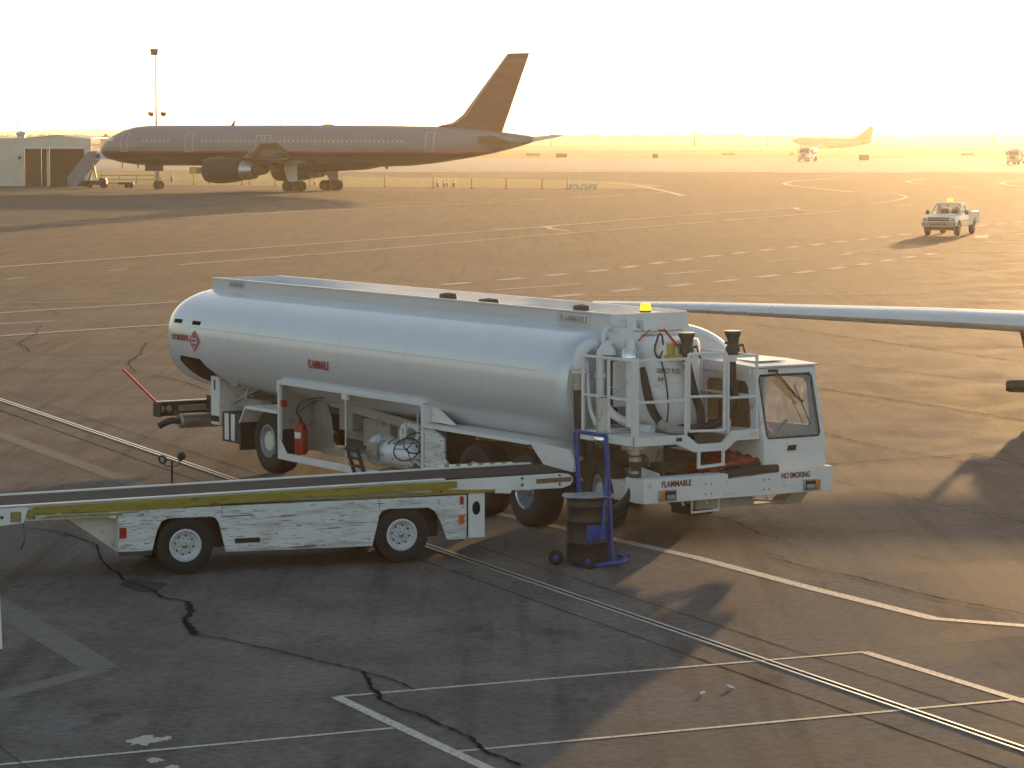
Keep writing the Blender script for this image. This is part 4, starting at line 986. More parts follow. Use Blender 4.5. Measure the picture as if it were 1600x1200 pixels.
bslab("boom_crossbed", XA, 5.3, Y0 + .05, Y1 - .05, -.12, -.06, 'white2')
bslab("conveyor_belt", XA, 5.42, Y0 + .09, Y1 - .09, -.045, .012, 'belt', bevel=.01)
bslab("boom_edge_rail", XA, 3.6, Y0 - .03, Y0 + .05, .004, .022, 'white', bevel=.004)
bslab("boom_edge_rail", XA, 5.3, Y1 - .045, Y1 + .02, .004, .026, 'white', bevel=.004)
MB().cyl((5.36, Y0 + .03, zb(5.36) - .075), (5.36, Y1 - .04, zb(5.36) - .075), .06).build("head_roller", 'steel', ld, smooth=True)
yb = MB(); yb.prism([(-2.05, zb(-2.05) - .17), (-1.95, zb(-2) - .10), (-.6, zb(-.6) - .14), (1.9, zb(1.9) - .115), (3.4, zb(3.4) - .115), (3.45, zb(3.45) - .16), (3.58, zb(3.58) - .16), (3.64, zb(3.64) - .11), (3.76, zb(3.76) - .105), (3.76, zb(3.76) - .015), (-1.98, zb(-1.98) - .015), (-2.1, zb(-2.1) - .1)], -.045, .0, 'y')
yb.build("yellow_boom_rail", 'yellow', ld, bevel=.006)
yb = MB(); yb.prism([(-1.95, zb(-1.95) - .175), (-1.8, zb(-1.8) - .135), (-.85, zb(-.85) - .155), (-.85, zb(-.85) - .18), (-1.75, zb(-1.75) - .16)], -.055, -.046, 'y')
yb.prism([(3.55, zb(3.55) - .125), (4.35, zb(4.35) - .165), (4.35, zb(4.35) - .195), (2.0, zb(2.) - .165), (2.0, zb(2.) - .15), (3.5, zb(3.5) - .16)], -.04, -.008, 'y')
yb.build("yellow_lift_arm", 'yellow', ld, bevel=.004)
for x, o in ((-2.0, -.15), (3.52, -.135), (.35, -.12)):
    MB().cyl((x, -.062, zb(x) + o), (x, -.03, zb(x) + o), .014, n=12).build("pivot_pin", 'black', ld)
MB().prism([(4.30, zb(4.3) - .21), (4.52, zb(4.5) - .23), (4.56, zb(4.5) - .17), (4.50, zb(4.5) - .12), (4.40, zb(4.4) - .11), (4.32, zb(4.3) - .14)], -.05, -.012, 'y').build("pivot_bracket", 'white', ld, bevel=.006)
hb = MB(); hb.prism([(-3.6, zb(-2.5) - .05), (-2.2, zb(-2.2) - .01), (-2.06, zb(-2.06) - .02), (-2.12, zb(-2.1) - .21), (-2.45, zb(-2.45) - .235), (-3.6, zb(-2.5) - .24)], -.03, .05, 'y'); hb.build("boom_tail_housing", 'white', ld, bevel=.01)
MB().box(-2.30, -2.16, -.036, -.031, zb(-2.2) - .19, zb(-2.2) - .06).build("rusty_access_plate", mat("rust_plate", (.35, .24, .1), .7, 0, .3, 20), ld)
MB().cyl((-2.41, -.04, zb(-2.4) - .12), (-2.41, -.02, zb(-2.4) - .12), .022, n=14).build("bolt_head", 'black', ld)
un_ = MB(); un_.prism([(-2.1, zb(-2.1) - .19), (-.9, zb(-.9) - .20), (-.9, zb(-.9) - .14), (-2.1, zb(-2.1) - .12)], .0, .06, 'y'); un_.prism([(.0, .885), (3.9, .90), (3.9, zb(3.9) - .14), (.0, zb(0) - .13)], .15, 1.1, 'y'); un_.build("lower_boom_frame", 'white2', ld)
MB().prism([(-1.02, .80), (-.92, .78), (-.90, .87), (-1.0, .90)], -.02, .03, 'y').build("rear_bracket", 'white', ld, bevel=.004)
dc = MB(); dc.tube([(-2.13, -.02, zb(-2.1) - .2), (-2.12, -.02, .55)], .004, 5); dc.tube([(-2.12, -.02, .55), (-2.17, -.02, .44)], .010, 6); dc.build("dangling_cord", 'black', ld)
# striped guard strip on the far side of the head
gs = MB().box(3.95, 5.05, Y1 + .02, Y1 + .05, zb(4.2) + .02, zb(4.2) + .055).build("striped_guard_strip", 'white', ld)
for k in range(6):
    x = 4.03 + k * .17; MB().box(x, x + .07, Y1 + .017, Y1 + .053, zb(4.2) + .017, zb(4.2) + .058).build("yellow_stripe", 'yellow', gs)
# twin work lamps on a short post
lp_ = MB(); lp_.cyl((.16, Y1 + .06, .80), (.16, Y1 + .06, 1.36), .016, n=10); lp_.tube(smooth_path([(.05, Y1 + .05, 1.36), (.06, Y1 + .05, 1.30), (.16, Y1 + .06, 1.29), (.26, Y1 + .07, 1.30), (.27, Y1 + .07, 1.38)]), .008, 6)
lpost = lp_.build("lamp_post", 'black', ld, smooth=True)
for x, z, ax_ in ((.035, 1.385, (-.7, -.65, -.1)), (.285, 1.42, (.5, .8, 0))):
    l_ = MB().lathe([(0, -.05), (.03, -.045), (.058, -.01), (.062, .02), (.055, .022), (0, .005)], (x, Y1 + .05, z), ax_, 20).build("work_lamp", 'black', lpost, smooth=True)
    v = Vector(ax_).normalized() * .014; MB().lathe([(0, 0), (.048, 0), (0, .006)], (x + v.x, Y1 + .05 + v.y, z + v.z), ax_, 20).build("lamp_lens", 'lens', l_, smooth=True)

# ================================================================== DRUM AND ITS CART
DC = (at(917, 888)[0] + .02, at(917, 888)[1] + .32)
dm = thing("oil_drum", "black steel drum with a pale dented lid carried on a blue hand truck", "drum", (DC[0], DC[1], .05), .2)
pr = [(0, 0), (.285, 0), (.295, .01), (.295, .03), (.286, .04)]
for z in (.28, .56):
    pr += [(.286, z - .025), (.297, z), (.286, z + .025)]
pr += [(.286, .74), (.294, .76), (.286, .78), (.286, .84), (.297, .855), (.297, .87), (.285, .872), (.283, .86), (0, .86)]
MB().lathe(pr, n=56).build("drum_shell", 'drum', dm, smooth=True, angle=30)
lid = MB().lathe([(.34, .878), (.345, .885), (.335, .892), (.30, .886), (.26, .895), (.1, .888), (0, .90)], n=48).build("lid", 'drumlid', dm, smooth=True)
for v in lid.data.vertices:
    a = math.atan2(v.co.y, v.co.x); v.co.z += .008 * math.sin(3*a) + .006 * math.sin(5*a + 1)
for z in (.28, .56):
    MB().lathe([(.2972, z - .006), (.300, z), (.2972, z + .006)], n=56).build("hoop_ring", 'dark', dm, smooth=True)
ct = thing("drum_hand_truck", "blue tubular hand truck with small black wheels holding the black drum", "hand truck", (DC[0], DC[1], 0), R(-33))
f_ = MB()
h1, h2 = (-.02, .30), (.50, .16)
def bz(p, z): return (p[0], p[1], z)
cth = math.cos(R(33)); sth = math.sin(R(33))
def loc(u, v, Y):       # pixel at depth Y, in the hand truck's own axes
    r = ray(u, v); t = Y / r[1]; X = r[0]*t - DC[0]; Yy = Y - DC[1]; Z = CAM_H + r[2]*t
    return (cth*X - sth*Yy, sth*X + cth*Yy, Z)
A0 = loc(899, 674, DC[1] + .36); A1 = loc(905, 768, DC[1] + .36); B0 = loc(947, 681, DC[1] - .02); B1 = loc(951, 770, DC[1] - .06); B2 = loc(956, 884, DC[1] - .10)
f_.bar(A0, A1, .05); f_.bar(B0, B1, .05); f_.bar(A0, B0, .052); f_.bar(A1, (A1[0] + .02, A1[1], .15), .05)
f_.bar(B1, B2, .055)
f_.build("frame", 'blue', ct, bevel=.008)
g_ = MB(); g_.tube([loc(948, 745, DC[1] - .08), loc(944, 790, DC[1] - .2), loc(940, 842, DC[1] - .30)], .024, 8)
g_.bar(loc(947, 832, DC[1] - .26), loc(917, 832, DC[1] - .33), .012, .19); g_.bar(loc(944, 846, DC[1] - .15), loc(920, 848, DC[1] - .32), .02, .06)
g_.tube([loc(927, 838, DC[1] - .33), loc(950, 828, DC[1] - .12)], .018, 8); g_.build("clamp_arm", 'blue', ct, bevel=.004)
b_ = MB(); pts = [loc(928, 884, DC[1] - .34), loc(955, 881, DC[1] - .30), loc(973, 878, DC[1] - .16), loc(976, 873, DC[1] + .02), loc(966, 868, DC[1] + .12)]
b_.tube(smooth_path(pts), .030, 12); p_ = loc(985, 866, DC[1] + .0); b_.tube([pts[3], p_], .02, 8)
b_.tube(smooth_path([loc(928, 884, DC[1] - .34), loc(905, 882, DC[1] - .1), loc(880, 873, DC[1] + .1)]), .022, 8)
b_.build("base_ring", 'blue', ct, smooth=True)
for (u, v, Y, r_) in ((869, 873, DC[1] + .02, .10), (919, 884, DC[1] - .36, .105)):
    c = loc(u, v, Y); w_ = MB().lathe([(.03, -.03), (.075, -.035), (r_, -.02), (r_, .02), (.075, .035), (.03, .03)], (0, 0, 0), (0, 1, 0), 28, True).build("wheel", 'rubber', ct, smooth=True)
    w_.location = (c[0], c[1], r_); w_.rotation_euler = (0, 0, R(20))
    MB().lathe([(0, -.04), (.035, -.038), (.035, .038), (0, .04)], (0, 0, 0), (0, 1, 0), 16).build("hub", 'blue', w_, smooth=True)
MB().cyl(loc(938, 884, DC[1] - .36), loc(938, 884.5, DC[1] - .38), .01).build("chrome_pin", 'chrome', ct)

# white post at the left edge of the view
wp_ = at(0, 1014)
pst = thing("white_post", "narrow white post standing at the left edge of the apron", "post", (wp_[0] - .02, wp_[1], 0))
pm = MB(); pm.prism([(-.05, 0), (.045, 0), (.035, .35), (.016, .80), (.012, 1.12), (-.05, 1.12)], -.02, .02, 'y'); pm.build("board", 'white', pst, bevel=.004)
MB().box(-.12, .03, -.1, .1, -.0, .03).build("foot", 'white2', pst, bevel=.005)
# ================================================================== PARKED AIRLINER
PA = at(489, 298.4); PTH = R(180 - 27)
jet = thing("airliner", "large grey and dark blue twin-engine airliner with striped tail parked by the hangar", "airliner", (PA[0], PA[1], 0), PTH)
def paint_jet():
    m = bpy.data.materials.new("grey_over_navy_paint"); m.use_nodes = True; nt = m.node_tree; p = nt.nodes["Principled BSDF"]; L = nt.links.new
    tc = nt.nodes.new("ShaderNodeTexCoord"); sp_ = nt.nodes.new("ShaderNodeSeparateXYZ"); L(tc.outputs["Object"], sp_.inputs[0])
    r = nt.nodes.new("ShaderNodeValToRGB"); r.color_ramp.interpolation = 'CONSTANT'
    mr = nt.nodes.new("ShaderNodeMapRange"); mr.inputs[1].default_value = 0; mr.inputs[2].default_value = 10; L(sp_.outputs[2], mr.inputs[0]); L(mr.outputs[0], r.inputs[0])
    e = r.color_ramp.elements; e[0].position = 0; e[0].color = (.012, .011, .026, 1); e[1].position = .378; e[1].color = (.35, .025, .03, 1)
    x = e.new(.392); x.color = (.27, .265, .31, 1)
    n = nt.nodes.new("ShaderNodeTexNoise"); n.inputs["Scale"].default_value = .5; L(tc.outputs["Object"], n.inputs["Vector"])
    mr2 = nt.nodes.new("ShaderNodeMapRange"); mr2.inputs[3].default_value = .92; mr2.inputs[4].default_value = 1.08; L(n.outputs["Fac"], mr2.inputs[0])
    mx = nt.nodes.new("ShaderNodeMixRGB"); mx.blend_type = 'MULTIPLY'; mx.inputs[0].default_value = 1; L(r.outputs[0], mx.inputs[1]); L(mr2.outputs[0], mx.inputs[2])
    L(mx.outputs[0], p.inputs["Base Color"]); p.inputs["Roughness"].default_value = .38; p.inputs["Coat Weight"].default_value = 0; p.inputs["Specular IOR Level"].default_value = .35
    return m
def paint_fin():
    m = bpy.data.materials.new("striped_tail_paint"); m.use_nodes = True; nt = m.node_tree; p = nt.nodes["Principled BSDF"]; L = nt.links.new
    tc = nt.nodes.new("ShaderNodeTexCoord"); w = nt.nodes.new("ShaderNodeTexWave"); w.bands_direction = 'Z'; w.inputs["Scale"].default_value = .36; L(tc.outputs["Object"], w.inputs["Vector"])
    r = nt.nodes.new("ShaderNodeValToRGB"); r.color_ramp.elements[0].position = .35; r.color_ramp.elements[1].position = .65
    r.color_ramp.elements[0].color = (.15, .026, .016, 1); r.color_ramp.elements[1].color = (.13, .045, .08, 1); L(w.outputs["Fac"], r.inputs[0]); L(r.outputs[0], p.inputs["Base Color"]); p.inputs["Roughness"].default_value = .4
    return m
M['jet'] = paint_jet(); M['fin'] = paint_fin()
def circ(x, zc, rz, ry=None, n=40, yc=0):
    ry = ry or rz; return [(x, yc + ry*math.cos(2*math.pi*k/n), zc + rz*math.sin(2*math.pi*k/n)) for k in range(n)]
sec = [(25.35, 3.95, .05), (25.2, 3.96, .35), (24.8, 4.02, .72), (24.2, 4.14, 1.08), (23.4, 4.27, 1.38), (22.3, 4.38, 1.70), (21.0, 4.46, 1.93), (19.5, 4.5, 2.03), (17.5, 4.5, 2.05),
       (8, 4.5, 2.05), (0, 4.5, 2.05), (-8, 4.48, 2.03), (-11, 4.5, 1.95), (-14, 4.62, 1.78), (-17, 4.76, 1.50), (-20, 4.88, 1.12), (-22.3, 5.0, .74), (-24.0, 5.12, .40), (-24.5, 5.15, .25)]
fus = MB().loft([circ(x, z, r_) for x, z, r_ in sec]).build("fuselage", 'jet', jet, smooth=True, angle=60)
MB().loft([circ(x, z, rz_, ry_, 28) for x, z, rz_, ry_ in ((9.5, 2.9, .2, .5), (8, 2.8, .6, 1.6), (4, 2.75, .8, 2.2), (-2, 2.75, .8, 2.3), (-6, 2.85, .7, 1.9), (-9, 3.0, .35, .7))]).build("belly_fairing", 'navy', jet, smooth=True, angle=60)
def wing(mb, secs):
    """secs: (x_le, chord, y, z, thick)"""
    rs = []
    for xl, c, y, z, t in secs:
        top = [(0, 0), (.02, .35), (.10, .8), (.3, 1.0), (.6, .75), (1, 0.02)]; bot = [(1, -.02), (.6, -.45), (.3, -.65), (.1, -.55), (.02, -.3)]
        rs.append([(xl - c*a, y, z + t/2*b) for a, b in top + bot])
    return mb.loft(rs)
for s_ in (1, -1):
    wing(MB(), [(7.0, 9.2, 1.2*s_, 2.75, .95), (4.2, 5.6, 6.4*s_, 3.35, .62), (-1.2, 3.6, 13.0*s_, 4.1, .36), (-5.6, 1.75, 18.9*s_, 4.85, .20)]).build("wing", 'planebelly', jet, smooth=True, angle=50)
    wing(MB(), [(-18.9, 4.3, .7*s_, 4.72, .50), (-22.6, 1.7, 7.6*s_, 5.50, .22)]).build("tailplane", 'planebelly', jet, smooth=True, angle=50)
    for y, x0 in ((5.2, -.6), (8.6, -1.0), (11.8, -2.6), (14.6, -4.3)):
        zz = 2.75 + (y - 1.2) * .118; ln = 4.4 - y * .15
        MB().loft([circ(x0 + ln*.55 - t*ln, zz - .28 - .10*math.sin(t*3.1), .03 + .24*math.sin(math.pi*min(1, t*.9 + .08)), .03 + .20*math.sin(math.pi*min(1, t*.9 + .08)), 12, y*s_) for t in (0, .15, .4, .7, .9, 1.0)]).build("flap_track_fairing", 'planebelly', jet, smooth=True, angle=60)
    y = 6.5 * s_
    en = MB().lathe([(.98, 0), (1.12, .05), (1.24, .35), (1.32, 1.2), (1.30, 2.2), (1.16, 3.4), (.98, 4.3), (.94, 4.3), (.9, 3.5), (.95, .3)], (8.3, y, 2.12), (-1, 0, 0), 40, True).build("engine", 'navy', jet, smooth=True, angle=50)
    MB().lathe([(0, .9), (.93, 1.0), (.93, 1.3), (0, 1.3)], (8.3, y, 2.12), (-1, 0, 0), 32).build("fan", 'black', en)
    MB().lathe([(0, .4), (.2, .6), (.3, .9), (0, .9)], (8.3, y, 2.12), (-1, 0, 0), 24).build("spinner", 'dark', en, smooth=True)
    MB().lathe([(.985, 4.28), (.96, 4.6), (.84, 5.6), (.74, 5.62), (.6, 5.0)], (8.3, y, 2.12), (-1, 0, 0), 36).build("exhaust_nozzle", 'nacelle_metal', en, smooth=True)
    MB().lathe([(.58, 5.0), (.55, 5.6), (.40, 6.7), (.1, 7.2), (0, 7.25)], (8.3, y, 2.12), (-1, 0, 0), 28).build("tail_cone", 'dark', en, smooth=True)
    MB().prism([(7.4, 3.28), (5.9, 3.58), (3.4, 3.6), (-.8, 3.1), (1.4, 2.6), (3.2, 2.9), (5.8, 3.2)], y - .13, y + .13, 'y').build("engine_pylon", 'navy', jet, bevel=.05)
    # main gear: four-wheel bogie
    gg = MB(); gg.cyl((0, 3.6*s_, .55), (0, 3.3*s_, 2.9), .17, n=14); gg.bar((.85, 3.6*s_, .52), (-.85, 3.6*s_, .52), .2); gg.cyl((0, 3.6*s_, 1.2), (1.5, 3.0*s_, 2.6), .06, n=8); gr_ = gg.build("main_gear", 'gear', jet, smooth=True)
    MB().prism([(1.0, 1.0), (-.55, 1.05), (-1.15, 2.75), (1.25, 2.75)] if False else [(.45, .95), (-.60, 1.05), (-.55, 2.9), (1.05, 2.9), (.95, 2.2)], 3.95*s_, 4.02*s_, 'y').build("gear_door", 'planewhite', gr_)
    for gx in (.58, -.58):
        for gy in (3.2, 4.0):
            MB().lathe([(.26, -.17), (.44, -.19), (.52, -.12), (.53, 0), (.52, .12), (.44, .19), (.26, .17), (.0, .10), (0, -.10)], (gx, gy*s_, .53), (0, 1, 0), 28, True).build("wheel", 'rubber', gr_, smooth=True)
fp = [(-14.2, 6.42), (-15.9, 6.75), (-17.0, 7.5), (-21.85, 13.35), (-22.05, 13.42), (-24.15, 13.42), (-21.1, 5.6), (-16.0, 6.0)]
fin = MB().prism(fp, -.16, .16, 'y').build("tail_fin", 'fin', jet, bevel=.08)
MB().prism([(-14.2, 6.45), (-15.9, 6.78), (-17.0, 7.53), (-21.85, 13.38), (-22.05, 13.38), (-17.35, 7.4), (-16.4, 6.75), (-15.6, 6.5)], -.175, .175, 'y').build("fin_leading_edge", 'planebelly', jet)
ng = MB(); ng.cyl((18.35, 0, .45), (18.35, 0, 2.6), .11, n=12); ng.cyl((18.35, 0, 1.2), (19.3, 0, 2.5), .06, n=8); ng.box(18.2, 18.5, -.25, .25, 1.0, 1.2); ng_ = ng.build("nose_gear", 'gear', jet, smooth=True)
for gy in (.27, -.27): MB().lathe([(.2, -.13), (.38, -.15), (.45, -.08), (.45, .08), (.38, .15), (.2, .13), (0, .08), (0, -.08)], (18.35, gy, .45), (0, 1, 0), 28, True).build("wheel", 'rubber', ng_, smooth=True)
MB().box(17.4, 19.6, .55, .60, 1.9, 2.62).build("nose_gear_door", 'navy', jet)
# cabin windows, doors, cockpit, aerials
def side_y(x, z):
    for a, b in zip(sec, sec[1:]):
        if b[0] <= x <= a[0]:
            t = (a[0] - x) / (a[0] - b[0]); zc = a[1] + (b[1] - a[1])*t; r_ = a[2] + (b[2] - a[2])*t
            return math.sqrt(max(0, r_*r_ - (z - zc)**2))
    return 0
wmat = mat("cabin_window_blind", (.62, .6, .55), .2, 0, .05, 3, coat=.5); M['cwin'] = wmat
zw = 4.92
dark_x = lambda x: (12.6 < x < 14.6) or (2.3 < x < 5.4) or (-16 < x < -13.6)
x = 18.9; wn = 0
while x > -11.6 and wn < 62:
    if not (12.1 < x < 15.4) and not (2.6 < x < 5.6):
        yy = side_y(x, zw); MB().box(x - .10, x + .10, yy - .03, yy + .012, zw - .14, zw + .14).build("cabin_window", 'cwin', jet); wn += 1
    x -= .51
def outline(x0, x1, z0, z1, m='cwin', w=.035):
    mb = MB()
    N_ = 8
    for xx in (x0, x1):
        for i in range(N_):
            za, zb_ = z0 + (z1-z0)*i/N_, z0 + (z1-z0)*(i+1)/N_; ya, yb_ = side_y(xx, za) + .01, side_y(xx, zb_) + .01
            mb.add([(xx - w, ya, za), (xx + w, ya, za), (xx + w, yb_, zb_), (xx - w, yb_, zb_)], [(0, 1, 2, 3)])
    for zz in (z0, z1):
        ya, yb_ = side_y(x0, zz) + .012, side_y(x1, zz) + .012
        mb.add([(x0 - w, ya, zz - w), (x1 + w, yb_, zz - w), (x1 + w, yb_ - .01, zz + w), (x0 - w, ya - .01, zz + w)], [(0, 1, 2, 3)])
    mb.build("door_outline", m, jet)
outline(20.9, 21.75, 3.9, 5.8); outline(12.9, 13.75, 3.9, 5.85); outline(4.75, 5.4, 4.4, 5.5); outline(3.75, 4.4, 4.4, 5.5); outline(-14.6, -13.75, 3.95, 5.8)
MB().box(22.9, 23.6, side_y(23.2, 5.05) - .12, side_y(23.2, 5.05) - .0, 4.95, 5.22).build("cockpit_window", 'polished', jet)
an = MB().prism([(9.6, 6.5), (9.2, 6.5), (8.95, 7.05), (9.1, 7.05)], -.03, .03, 'y').build("blade_aerial", 'black', jet)
MB().loft([circ(-1.0 - t, 6.52, .12*math.sin(math.pi*t/1.6 + .05) + .02, None, 10) for t in (0, .4, .8, 1.2, 1.6)]).build("roof_aerial_fairing", 'black', jet)
an = MB().prism([(-8.6, 2.5), (-8.2, 2.5), (-8.4, 2.2), (-8.55, 2.2)], -.03, .03, 'y').build("blade_aerial", 'black', jet)

# ================================================================== HANGAR
hw = thing("hangar", "low cream metal hangar with a wide brown doorway left of the airliner", "hangar", (at(38, 291)[0], at(38, 291)[1], 0), R(3))
K = at(38, 291)[1] / FPX      # metres per pixel there
zt = 5.15
HWd = 104 * K
def rib(mb, x0, x1, y, z0, z1, n, d=.05):
    pts = []
    for i in range(n):
        a = x0 + (x1 - x0)*i/n; st_ = (x1 - x0)/n
        mb.box(a + st_*.1, a + st_*.5, y - d, y, z0, z1)
fr_ = MB(); fr_.prism([(0, 4.10), (.0, zt), (HWd*.5, zt + .32), (HWd, zt - .05), (HWd, 0), (HWd - .75, 0), (HWd - .75, 4.1)], 0, .2, 'y'); fr_.build("front_wall", 'hangar', hw)
fl_ = MB(); fl_.box(-.02, .0, .0, .3, 0, zt); fl_.build("corner_trim", 'white', hw)
lw = MB(); LV = Vector((-9.0, -4.2, 0))
lw.add([(0, 0, 0), (-14, 2.2, 0), (-14, 2.2, zt), (0, 0, zt), (0, .2, 0), (-14, 2.4, 0), (-14, 2.4, zt), (0, .2, zt)], [(0,1,2,3),(4,5,6,7),(0,1,5,4),(3,2,6,7),(0,3,7,4),(1,2,6,5)])
for i in range(40):
    a = -i*.34; lw.add([(a - .05, -a*0 + (-a)*.157 - .05, 0), (a - .17, (-a + .12)*.157 - .05, 0), (a - .17, (-a + .12)*.157 - .05, zt - .15), (a - .05, (-a)*.157 - .05, zt - .15),
            (a - .05, (-a)*.157 + .01, 0), (a - .17, (-a + .12)*.157 + .01, 0), (a - .17, (-a + .12)*.157 + .01, zt - .15), (a - .05, (-a)*.157 + .01, zt - .15)], [(0,1,2,3),(4,5,6,7),(0,1,5,4),(3,2,6,7),(0,3,7,4),(1,2,6,5)])
lw.build("ribbed_side_wall", 'hangar', hw)
rfh = MB(); rfh.prism([(-.1, zt), (HWd*.5, zt + .36), (HWd + .1, zt), (HWd + .1, zt + .06), (HWd*.5, zt + .44), (-.1, zt + .07)], -.1, 22, 'y'); rfh.add([(-14, 2.3, zt), (0, 0, zt), (0, 22, zt + .1), (-14, 22, zt + .1), (-14, 2.3, zt + .05), (0, 0, zt + .05), (0, 22, zt + .15), (-14, 22, zt + .15)], [(0,1,2,3),(4,5,6,7),(0,1,5,4),(1,2,6,5),(2,3,7,6),(3,0,4,7)])
roof = rfh.build("roof", 'hangarroof', hw)
MB().lathe([(0, 0), (.45, 0), (.4, .25), (.6, .3), (.55, .55), (0, .75)], (-.7, 4, zt + .1), n=16).build("roof_vent", 'steel', roof, smooth=True)
MB().box(-.12, HWd - .7, -.06, -.005, 4.05, 4.2).build("lintel", 'white', hw)
inn = MB(); inn.box(.05, 1.8, .5, .6, 0, 4.1); inn.box(1.8, 2.35, 1.2, 1.3, 0, 4.1); inn.box(2.6, HWd - .75, 2.0, 2.1, 0, 4.1); inn.box(2.6, HWd - .75, 1.9, 2.0, 1.9, 2.05); inn.box(HWd - .78, HWd - .6, .2, 2, 0, 4.1); inn.box(.0, HWd, .2, 3, 4.1, 4.2)
inn.build("doorway_panels", 'hangarin', hw)
MB().box(2.35, 2.6, .9, 1.3, 0, 4.1).build("door_jamb", 'hangar', hw)
MB().box(4.2, 4.9, 1.93, 1.99, .4, 1.9).build("inner_door", 'dark', hw)
for xx, zz in ((-.6, 3.1),): MB().box(xx, xx + .3, -.35, .0, zz - .15, zz + .15).build("wall_lamp", 'dark', hw)

# ================================================================== PASSENGER STAIRS
sb = at(104, 294); ks = sb[1] / FPX
stt = thing("boarding_stairs", "grey mobile boarding stairs on a small chassis leading up to the airliner's nose", "boarding stairs", (sb[0], sb[1], 0), R(0))
def sp(u, z): return ((u - 104) * ks, z)
for y0, off in ((0, 0), (1.5, -8)):
    p0, p1, p2, p3 = sp(97 + off + 14*(y0 == 0)*1, 0), sp(112 + off, 0), sp(160 + off, 3.55), sp(146 + off, 3.9)
    MB().prism([sp(98 + off + 12, .15), sp(115 + off + 4, .15), sp(158 + off, 3.05), sp(152 + off, 3.9), sp(141 + off, 3.75), sp(110 + off, 1.1)], y0, y0 + .06, 'y').build("stair_side", mat("stair_side_paint", (.22, .25, .30), .5, 0, .1, 2), stt)
tr_ = MB()
for i in range(16):
    a = sp(101 + i*2.9, .2 + i*.21); tr_.box(a[0], a[0] + .32, .06, 1.5, a[1] - .04, a[1])
tr_.build("treads", 'dark', stt)
a = sp(144, 3.5); b = sp(164, 3.5); pf = MB(); pf.box(a[0], b[0], 0, 1.56, 3.2, 3.35); pf.box(b[0] - .9, b[0], -.02, 0, 3.0, 3.75); pf.box(b[0], b[0] + 1.0, .3, .35, 3.0, 4.0)
pf.build("platform", 'planewhite', stt); MB().box(b[0] - .9, b[0] - .5, -.05, -.03, 3.1, 3.6).build("blue_panel", 'blue', stt)
hr = MB(); hr.tube(smooth_path([(a[0] - .8, 0, 3.4), (a[0] - .5, 0, 4.3), (a[0], 0, 4.5), (b[0], 0, 4.3), (b[0] + .4, 0, 4.4)]), .03, 6); hr.tube([(a[0], 0, 3.3), (a[0], 0, 4.5)], .03, 6); hr.tube([(b[0] - .5, 0, 3.7), (b[0] - .3, 0, 4.4)], .03, 6); hr.tube([(a[0] - .8, 1.5, 3.4), (a[0] - .4, 1.5, 4.6), (a[0], 1.5, 4.6), (b[0], 1.5, 4.5)], .03, 6)
hr.build("hand_rail", 'steel', stt, smooth=True)
chs = MB(); c0, c1 = sp(128, 0)[0], sp(166, 0)[0]; chs.box(c0, c1, .1, 1.4, .35, .8); chs.box(c0 + 1.8, c1 - .1, .1, 1.4, .8, 1.05); chs.bar((c0 + .6, .7, .8), sp(150, 3.1) and (sp(150, 0)[0], .7, 3.1), .12); chs.build("chassis", 'dark', stt, bevel=.03)
sty = MB(); sty.bar((sp(150, 0)[0], .0, 1.1), (sp(145.5, 0)[0], .0, 2.6), .28, .2); sty.build("lift_strut", 'signyellow', stt)
for u in (137, 161):
    for y in (.0, 1.5):
        MB().lathe([(.1, -.1), (.3, -.11), (.34, -.05), (.34, .05), (.3, .11), (.1, .1), (0, .06), (0, -.06)], (sp(u, 0)[0], y, .34), (0, 1, 0), 20, True).build("wheel", 'rubber', stt, smooth=True)
# tow bar with little wheels
tb_ = at(185, 293.5)
tbar = thing("tow_bar", "long dark aircraft tow bar on small wheels between the stairs and nose gear", "tow bar", (tb_[0], tb_[1], 0), 0)
tm = MB(); tm.cyl((-1.5, 0, .55), (1.4, 0, .45), .05, n=8); tm.box(.0, 1.6, -.3, .3, .35, .6); tm.bar((-1.5, 0, .55), (-1.9, 0, .4), .12); tm.build("bar", 'dark', tbar, bevel=.01)
for x in (.9, 1.35):
    for y in (-.3, .3): MB().lathe([(0, -.07), (.2, -.07), (.23, 0), (.2, .07), (0, .07)], (x, y, .23), (0, 1, 0), 18).build("wheel", 'rubber', tbar, smooth=True)

# ================================================================== FLOODLIGHT MAST
mp_ = at(245, 286)
ms = thing("floodlight_mast", "tall thin floodlight mast rising behind the airliner's nose", "light mast", (mp_[0], mp_[1], 0))
km = mp_[1] / FPX
MB().lathe([(.17, 0), (.13, 4), (.075, 13.8), (.07, 15.0), (0, 15.0)], n=14).build("pole", 'steel', ms, smooth=True)
lt = MB(); lt.box(-.55, .25, -.2, .2, 14.7, 15.35); lt.prism([(-.6, 15.0), (.3, 15.1), (.35, 15.4), (-.6, 15.45)], -.25, .25, 'y'); lt.build("top_floodlight", 'dark', ms, bevel=.03)
am = MB(); am.tube(smooth_path([(0, 0, 7.0), (-.45, 0, 7.05), (-.55, 0, 7.5), (-.55, 0, 7.7)]), .04, 6); am.tube(smooth_path([(0, 0, 7.0), (.5, 0, 7.05), (.75, 0, 7.4), (.75, 0, 7.7)]), .04, 6); am.build("arm", 'steel', ms, smooth=True)
for x in (-.6, .85):
    MB().prism([(x - .28, 7.75), (x + .22, 7.65), (x + .34, 8.15), (x - .34, 8.2)], -.2, .2, 'y').build("floodlight", 'dark', ms, bevel=.03)

